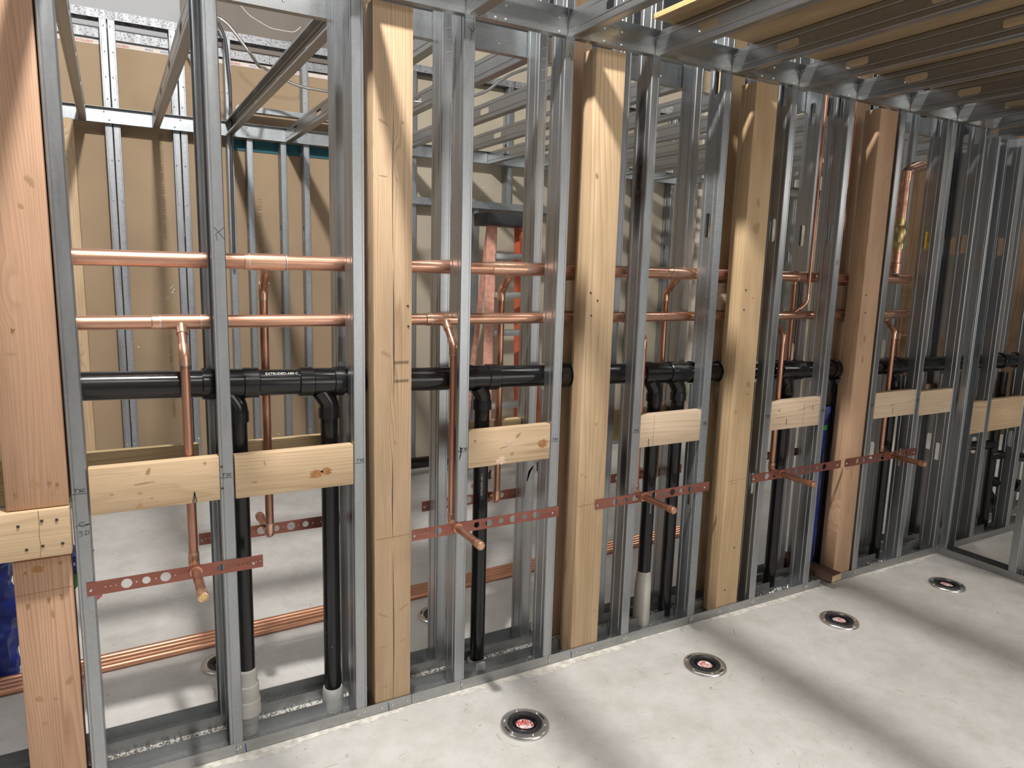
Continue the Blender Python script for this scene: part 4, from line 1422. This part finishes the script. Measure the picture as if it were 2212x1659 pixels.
fs = 'brackets across the front studs'
bracket(-0.113, 0.385, 0, 'nearest perforated copper bracket, across the stud marked X', fs, stub=.183)
bracket(0.904, 1.538, 0, 'perforated copper bracket right of the first timber post', fs, stub=1.087)
bracket(1.722, 2.366, 0, 'perforated copper bracket starting on the second timber post', fs, stub=1.978)
bracket(2.645, 3.305, 0, 'perforated copper bracket between third and fourth timber posts', fs, stub=2.845)
bracket(3.342, 3.976, 0, 'perforated copper bracket crossing the fourth timber post', fs, stub=3.728)
rs = 'brackets across the rear studs'
for a, b_, st, lb in ((0.219, 0.72, .45, 'rear perforated bracket behind the stud marked X'), (1.056, 1.56, 1.372, 'rear perforated bracket left of the second timber post'),
                      (1.95, 2.45, 2.235, 'rear perforated bracket left of the third timber post'), (2.85, 3.35, 3.10, 'rear perforated bracket left of the fourth timber post')):
    bracket(a, b_, RY + DEP + .0035, lb, rs, stub=None)

# ------------------------------------------------------------------ black ABS waste line
AY = 0.116
root = empty('abs_waste_line', (-0.9, AY, abs_z(-.9)), 'large black plastic waste pipe running through the wall, with its drops', 'waste pipe')
O = Vector(root.location)
AR = 0.0435
pts = [Vector((x, AY, abs_z(x))) - O for x in (-0.9, 0.0, 1.0, 1.46, 3.38, 4.5, 6.8)]
tube('pipe', pts, AR, M['abs'], root, n=36)


def P(x, dz=0.0, dy=0.0):
    return Vector((x, AY + dy, abs_z(x) + dz)) - O


for x_, L in ((0.255, .045), (0.382, .05), (0.560, .05), (0.672, .04), (1.165, .05), (1.276, .05), (1.60, .05), (1.655, .05), (2.05, .05), (2.20, .05), (2.33, .05), (2.50, .05), (2.62, .04), (2.92, .05), (3.04, .05), (3.33, .05), (3.88, .05), (4.02, .045), (4.98, .05), (5.16, .05)):
    collar('hub', P(x_), (1, 0, -.03), L, AR + .0075, M['abs'], root)
drops = [(0.338, .0), (0.640, .0), (1.246, .012), (2.108, 0), (2.250, 0), (2.575, 0), (2.975, 0), (3.39, 0), (3.60, .02), (3.87, .0)]
base_z = {0.640: .085}
for x_, dy in drops:
    hx = x_ - .02
    tc = P(hx)
    collar('tee', P(hx + .005), (1, 0, -.03), .115, AR + .0035, M['abs'], root)
    r2 = .030 if x_ < 3.3 or x_ > 3.45 else .044
    zt = abs_z(x_)
    D = Vector((x_, AY + dy, 0)) - O
    top = Vector((D.x, D.y, 0)) + Vector((0, 0, zt - .105))
    br = lambda z: Vector((D.x, D.y, z - O.z))
    tube('branch', rounded([tc + Vector((-.01, 0, -.03)), br(zt - .075), br(zt - .105)], .03), [r2 + .004] * 9, M['abs'], root, n=28)
    lathe_dir('hub', br(zt - .092), (0, 0, -1), [(0, r2), (.001, r2 + .0065), (.036, r2 + .0065), (.038, r2)], M['abs'], root)
    zbase = base_z.get(x_, .24 if x_ == 0.338 else .012)
    tube('drop_pipe', [br(zt - .10), br(zbase)], r2, M['abs'], root, n=28)
text_mesh('EXTRUDED-ABS C', 0.013, 'white_print', root, Vector((0.425, AY - AR - .0001 + .012, abs_z(.42) + .030)) - O, (PI / 2 - .75, 0.03, 0))
text_mesh('EXTRUDED-ABS C', 0.011, 'white_print', root, Vector((1.240, AY + .012 - .0303, 0.75)) - O, (PI / 2, -PI / 2, 0))
text_mesh('EXTRUDED-ABS C', 0.011, 'white_print', root, Vector((2.104, AY - .0303, 0.55)) - O, (PI / 2, -PI / 2, 0))
# end cap on the second pipe run and vents beyond the corner
root2 = empty('abs_branch_tree', (5.03, .115, 0.005), 'black plastic waste branches in the corner opening', 'waste pipe')
tube('riser', [(0, 0, .0), (0, 0, 1.06)], .030, M['abs'], root2, n=24)
tube('arm', [(-.02, 0, .5), (.05, -.02, .51), (.50, -.13, .44)], .030, M['abs'], root2, n=24, rad=.04)
collar('hub', (.12, -.035, .503), (1, -.24, -.15), .05, .037, M['abs'], root2)
tube('arm', [(0, 0, .33), (.28, -.05, .27)], .034, M['abs'], root2, n=24)
lathe_dir('cleanout_cap', (.22, -.04, .285), (1, -.18, -.2), [(0, .034), (.002, .044), (.06, .044), (.062, .030), (.075, .030), (.076, 0)], M['abs'], root2)
tube('arm', [(0, 0, .26), (.14, 0, .13), (.2, 0, 0)], .030, M['abs'], root2, n=24, rad=.03)
tube('arm', [(-.02, 0, .58), (-.36, .0, .60)], .030, M['abs'], root2, n=24)
# pipe sleeves at the floor
root3 = empty('pipe_sleeve', (0.338, AY, .002), 'white foam sleeve round the foot of the first black drop pipe', 'sleeve')
lathe_dir('foam', (0, 0, .07), (0, 0, 1), [(0, .033), (0, .046), (.05, .044), (.054, .043), (.056, .041), (.110, .0405), (.112, .036), (.165, .036), (.17, .031)], M['sleeve'], root3)
lathe_dir('grey_base', (0, 0, 0), (0, 0, 1), [(0, .033), (0, .038), (.07, .038), (.071, .033)], M['collar'], root3)
o = lathe_dir('pipe_collar', (0.640, AY, .001), (0, 0, 1), [(0, .032), (0, .040), (.04, .038), (.075, .0375), (.085, .034), (.085, .0305)], M['collar'])
tag(o, 'grey collar round the foot of the second black drop pipe', 'collar')
o = lathe_dir('pipe_collar', (1.246, AY + .012, .001), (0, 0, 1), [(0, .032), (0, .042), (.03, .041), (.034, .034), (.034, .0305)], M['collar'])
tag(o, 'grey collar at the floor right of the first timber post', 'collar')
o = lathe_dir('pipe_sleeve', (2.108, AY, .001), (0, 0, 1), [(0, .034), (0, .040), (.18, .038), (.24, .034), (.26, .0308)], M['sleeve'])
tag(o, 'torn whitish sleeve round a black drop right of the second timber post', 'sleeve')
# notch repair at the first post
# ------------------------------------------------------------------ closet flanges


def flange(x, y, label, group, rot):
    root = empty('closet_flange', (x, y, 0.0), label, 'floor flange', group)
    root.rotation_euler = (0, 0, rot)
    lathe_dir('steel_ring', (0, 0, 0), (0, 0, 1), [(0.0, .089), (.004, .0905), (.009, .089), (.012, .086), (.011, .084), (.011, .062), (.008, .060), (0, .060)], M['stainless'], root, n=48)
    lathe_dir('rubber_ring', (0, 0, 0), (0, 0, 1), [(.004, .066), (.014, .064), (.015, .058), (.010, .054), (.011, .048), (.013, .045), (.009, .043), (.002, .043)], M['rubber'], root, n=40)
    lathe_dir('pipe_rim', (0, 0, 0), (0, 0, 1), [(.002, .0435), (.013, .0415), (.014, .0385), (.002, .038), (.0015, .040)], M['abs'], root, n=40)
    lathe_dir('test_plug', (0, 0, 0), (0, 0, 1), [(.0015, .0385), (.0035, .0375), (.004, .030), (.0042, 0)], M['collar'], root, n=32)
    bm = bmesh.new()
    n = 28
    vs = [bm.verts.new((.033 * math.cos(2 * PI * k / n), .033 * math.sin(2 * PI * k / n) * .88, 0)) for k in range(n)]
    bm.faces.new(vs)
    link('sticker', mesh_of(bm, 'sticker'), M['sticker'], root, (0, 0, .0048))
    for k in range(6):
        a = k * PI / 3 + .3
        screw_head(root, (.0745 * math.cos(a), .0745 * math.sin(a), .0112), (0, 0, 1), r=.0055)
    for k in range(2):
        a0 = k * PI + .75
        bm = bmesh.new()
        inn, out = [], []
        for j in range(9):
            a = a0 + j * .055
            inn.append(bm.verts.new((.0715 * math.cos(a), .0715 * math.sin(a), 0)))
            out.append(bm.verts.new((.0785 * math.cos(a), .0785 * math.sin(a), 0)))
        for j in range(8):
            bm.faces.new((inn[j], out[j], out[j + 1], inn[j + 1]))
        link('bolt_slot', mesh_of(bm, 'slot'), M['rubber'], root, (0, 0, .0114))
    return root


ff = 'closet flanges in the front floor'
for (x_, lb), rt in zip(((1.227, 'nearest closet flange on the front floor, its sticker fully in view'), (2.110, 'second nearest closet flange on the front floor'),
                         (2.985, 'third closet flange on the front floor'), (3.885, 'furthest closet flange on the front floor, near the corner')), (2.2, .9, .3, 1.4)):
    flange(x_, -0.305, lb, ff, rt)
for (x_, lb) in ((0.320, 'rear floor flange half hidden by the stud marked X'), (1.268, 'rear floor flange seen right of the first timber post'),
                 (2.13, 'rear floor flange behind the second timber post'), (3.01, 'rear floor flange seen left of the third timber post')):
    flange(x_, 0.60, lb, 'closet flanges in the rear floor', random.random() * 3)

# ------------------------------------------------------------------ ladder, cables, odds and ends of the far room
lad = empty('step_ladder', (2.62, 2.50, 0), 'orange fibreglass step ladder with aluminium steps standing in the far room', 'ladder')


def beam(name, a, b_, w, d, mat, parent):
    a, b_ = Vector(a), Vector(b_)
    v = b_ - a
    bm = bmesh.new()
    box_bm(bm, -w / 2, w / 2, -d / 2, d / 2, 0, v.length, bev=min(w, d) * .15)
    bmesh.ops.transform(bm, matrix=v.to_track_quat('Z', 'Y').to_matrix().to_4x4(), verts=bm.verts)
    return link(name, mesh_of(bm, name), mat, parent, a)


beam('front_rail', (-.13, 0, .06), (-.10, .03, 1.98), .075, .03, M['salmon'], lad)
beam('front_rail', (.40, 0, .06), (.15, .03, 1.98), .06, .03, M['orange'], lad)
beam('rear_rail', (.44, .50, .02), (.16, .10, 1.98), .05, .04, M['orange'], lad)
beam('rear_rail', (-.10, .50, .02), (-.085, .10, 1.98), .03, .04, M['salmon'], lad)
box('foot', -.17, -.09, -.03, .03, 0, .075, M['blk_plastic'], lad, bev=.006)
box('foot', .36, .44, -.03, .03, 0, .075, M['blk_plastic'], lad, bev=.006)
box('top_cap', -.19, .25, -.06, .17, 1.955, 2.05, M['blk_plastic'], lad, bev=.012)
for zz in (.30, .59, .87, 1.16, 1.45, 1.74):
    t = zz / 1.98
    box('step', -.10 + .01 * t, .36 - .20 * t, -.035, .05, zz - .03, zz + .012, M['alu'], lad, bev=.003)
tag(tube('armoured_cable', [(0.44, 3.235, 3.10), (0.56, 2.3, 3.02), (0.604, 2.2, 2.979), (0.652, 2.2, 2.95), (0.706, 2.2, 2.889), (0.76, 2.2, 2.822), (0.831, 2.3, 2.775), (0.905, 2.55, 2.835), (1.016, 2.6, 2.803), (1.09, 2.6, 2.776), (1.18, 2.6, 2.763), (1.35, 2.6, 2.76), (1.7, 2.6, 2.80)], .009, M['mc'], n=10, rad=.02),
    'silver armoured cable draped over the left rear joists', 'cable')
tag(tube('armoured_cable', [(1.20, 1.8, 2.5735), (1.70, 1.7, 2.576), (1.82, 1.6, 2.60), (1.901, 1.6, 2.626), (1.981, 1.6, 2.662), (2.072, 1.6, 2.736), (2.154, 1.6, 2.787), (2.259, 1.6, 2.833), (2.5, 1.6, 2.9), (3.0, 1.6, 2.9)], .009, M['mc'], n=10, rad=.03),
    'pale armoured cable rising over the rear joists right of the stud marked Y', 'cable')
tag(tube('hanging_cable', [(0.69, 2.9, 3.16), (0.733, 2.9, 3.069), (0.752, 2.9, 2.779), (0.748, 2.9, 2.48), (0.743, 2.9, 2.322), (0.745, 2.94, 1.6)], .010, M['dk_wire'], n=10, rad=.05),
    'dark cable hanging down the far wall beside the stud marked X', 'cable')
tag(tube('thin_wire', [(.74, 2.4, 3.14), (.80, 2.4, 3.08), (.92, 2.4, 3.03), (1.06, 2.4, 3.03), (1.10, 2.4, 3.07)], .002, M['wire'], n=6, rad=.03),
    'thin curled wire hanging high behind the stud marked X', 'wire')
o = tube('floor_waste_pipe', [(1.2, 2.80, .105), (2.75, 2.80, .10)], .045, M['abs'], n=24)
tag(o, 'black pipe lying low along the foot of the far wall', 'waste pipe')
for k, x_ in enumerate((1.5, 2.4)):
    box('pipe_cradle', x_ - 1.2, x_ - 1.14, -.05, .05, -.105, -.035, M['abs'], o)
for x_, a, lb in ((4.92, .030, 'cream plastic pipe with a white coupling, seen left of the spangled stud'), (6.05, .040, 'cream plastic pipe seen right of the third timber post')):
    o = tube('plastic_pipe', [(x_, 2.88, 0.0), (x_, 2.88, 3.3)], a, M['pvc'], n=18)
    tag(o, lb, 'plastic pipe')
    collar('white_coupling', (0, 0, 1.95), (0, 0, 1), .045, a + .004, M['paper'], o)

# wrapped pipes (crumpled film)


def wrapped(name, x, y, z0, z1, r, label, seed):
    rnd = random.Random(seed)
    bm = bmesh.new()
    n, m_ = 18, 34
    rings = []
    ph = [rnd.uniform(0, 6.28) for _ in range(6)]
    for i in range(m_ + 1):
        t = i / m_
        rr = r * (1.0 + .5 * math.exp(-((t - .97) / .05) ** 2))
        ring = []
        for k in range(n):
            a = 2 * PI * k / n
            w = 1 + .13 * math.sin(3 * a + 9 * t + ph[0]) + .09 * math.sin(5 * a - 14 * t + ph[1]) + .07 * math.sin(2 * a + 33 * t + ph[2]) + rnd.uniform(-.05, .05)
            ring.append(bm.verts.new((rr * w * math.cos(a), rr * w * math.sin(a), (z1 - z0) * t + rnd.uniform(-.004, .004))))
        rings.append(ring)
    for i in range(m_):
        for k in range(n):
            bm.faces.new((rings[i][k], rings[i][(k + 1) % n], rings[i + 1][(k + 1) % n], rings[i + 1][k]))
    bm.faces.new(rings[-1])
    o = link(name, mesh_of(bm, name, 30), M['blue_film'], None, (x, y, z0))
    return tag(o, label, 'wrapped pipe')


o = wrapped('film_wrapped_pipe', 3.285, .125, 0.05, 0.965, .026, 'blue film wrapped pipe beside the fourth timber post', 3)
collar('green_tape', (0, 0, .80), (0, 0, 1), .03, .033, M['green_film'], o)
o = wrapped('film_wrapped_pipe', -0.465, .93, 0.0, 0.50, .065, 'dark blue crumpled film wrapping at the lower left edge', 5)
o = wrapped('film_bag_corner', -0.175, .55, 0.48, 0.60, .045, 'small blue and green bag corner showing right of the first stud', 8)
blotch(o, .02, .02, .03, M['green_film']).location = (.0, -.062, .03)
bm = bmesh.new()
vs = [bm.verts.new(p) for p in ((0, 0, 0), (.05, 0, .004), (.045, 0, -.02), (.035, 0, -.03), (.038, 0, -.045), (.02, 0, -.06), (0, 0, -.07))]
bm.faces.new(vs)
o = solid(link('flag_tape', mesh_of(bm, 'flag'), M['pink_tape'], None, (-.13, .56, .45)), .001)
tag(o, 'scrap of pink flagging tape beside the first stud', 'tape')
beam('tape_tail', (.0, 0, -.06), (-.05, .02, -.44), .004, .004, M['pink_tape'], o)

# dark board lying across both tracks
bm = bmesh.new()
box_bm(bm, -.045, .045, 0, .40, 0, .038, bev=.002)
o = link('dark_board_offcut', mesh_of(bm, 'dark_board'), M['darkwood'], None, (3.285, -.062, .046))
o.rotation_euler = (0.0, 0, .10)
tag(o, 'dark brown board offcut lying across the bottom tracks by the fourth timber post', 'board')
bm = bmesh.new()
box_bm(bm, -.043, .043, 0, .0012, .002, .036)
link('sawn_end', mesh_of(bm, 'sawn_end'), M['B_wood'], o, (0, -.0013, 0))
# little carton on the rear block
o = box('small_carton', 4.60, 4.70, RY + .05, RY + .085, 1.0015, 1.055, M['box_black'], bev=.001)
tag(o, 'small black carton with a white label on the rear block in the corner opening', 'box')
box('white_label', .07, .095, -.001, .0, .006, .045, M['paper'], o)

# ------------------------------------------------------------------ debris


def crumbs(name, n, xr, yr, z, smin, smax, mat, seed, label, cat, dens=None):
    rnd = random.Random(seed)
    vs, fs = [], []
    for _ in range(n):
        x = rnd.uniform(*xr)
        if dens:
            x = rnd.choice(dens) + rnd.gauss(0, .12)
            x = min(max(x, xr[0]), xr[1])
        y = rnd.uniform(*yr)
        s = rnd.uniform(smin, smax) * (1 if rnd.random() < .93 else 1.9)
        b0 = len(vs)
        for k in range(4):
            a = k * 2.094 + rnd.random()
            if k < 3:
                vs.append((x + s * math.cos(a), y + s * math.sin(a), z))
            else:
                vs.append((x + rnd.uniform(-.3, .3) * s, y + rnd.uniform(-.3, .3) * s, z + s * rnd.uniform(.5, 1.1)))
        fs += [(b0, b0 + 1, b0 + 3), (b0 + 1, b0 + 2, b0 + 3), (b0 + 2, b0, b0 + 3), (b0, b0 + 2, b0 + 1)]
    me = bpy.data.meshes.new(name)
    me.from_pydata(vs, [], fs)
    o = link(name, me, mat)
    return tag(o, label, cat, kind='stuff')


crumbs('concrete_crumbs', 5200, (-.5, 4.4), (.097, .180), .0005, .002, .0055, M['rubble'], 1, 'broken concrete crumbs in the gap between the two bottom tracks', 'debris')
crumbs('track_dust', 1700, (-.3, 4.25), (.004, .088), .0025, .001, .0028, M['collar'], 2, 'grey dust and grit lying in the front bottom track', 'debris', dens=(.28, .66, 1.0, 1.45, 1.9, 2.3, 2.7))
crumbs('metal_shavings', 1500, (2.62, 4.2), (.004, .088), .0025, .0015, .004, M['screw'], 3, 'bright metal shavings in the right part of the front bottom track', 'debris', dens=(2.8, 3.0, 3.65, 4.0))
crumbs('rear_track_dust', 1200, (-.3, 4.25), (RY + .004, RY + .088), .0025, .001, .003, M['rubble'], 4, 'grit lying in the rear bottom track', 'debris', dens=(.35, .6, 1.1, 1.3, 2.1))
# chipped mortar line in front of the track
rnd = random.Random(11)
bm = bmesh.new()
prev = None
n = 420
for k in range(n + 1):
    x = -.6 + 4.85 * k / n
    w = .030 + .014 * math.sin(x * 5.1) + .010 * math.sin(x * 17.3 + 1) + rnd.uniform(-.008, .008)
    if 1.9 < x:
        w *= .8
    a = bm.verts.new((x, -.003, .0008))
    b_ = bm.verts.new((x, -.003 - max(w, .006), .0008))
    if prev:
        bm.faces.new((prev[0], prev[1], b_, a))
    prev = (a, b_)
o = link('mortar_line', mesh_of(bm, 'mortar_line'), M['mortar'])
tag(o, 'chipped pale mortar residue on the floor along the front bottom track', 'mortar', kind='stuff')
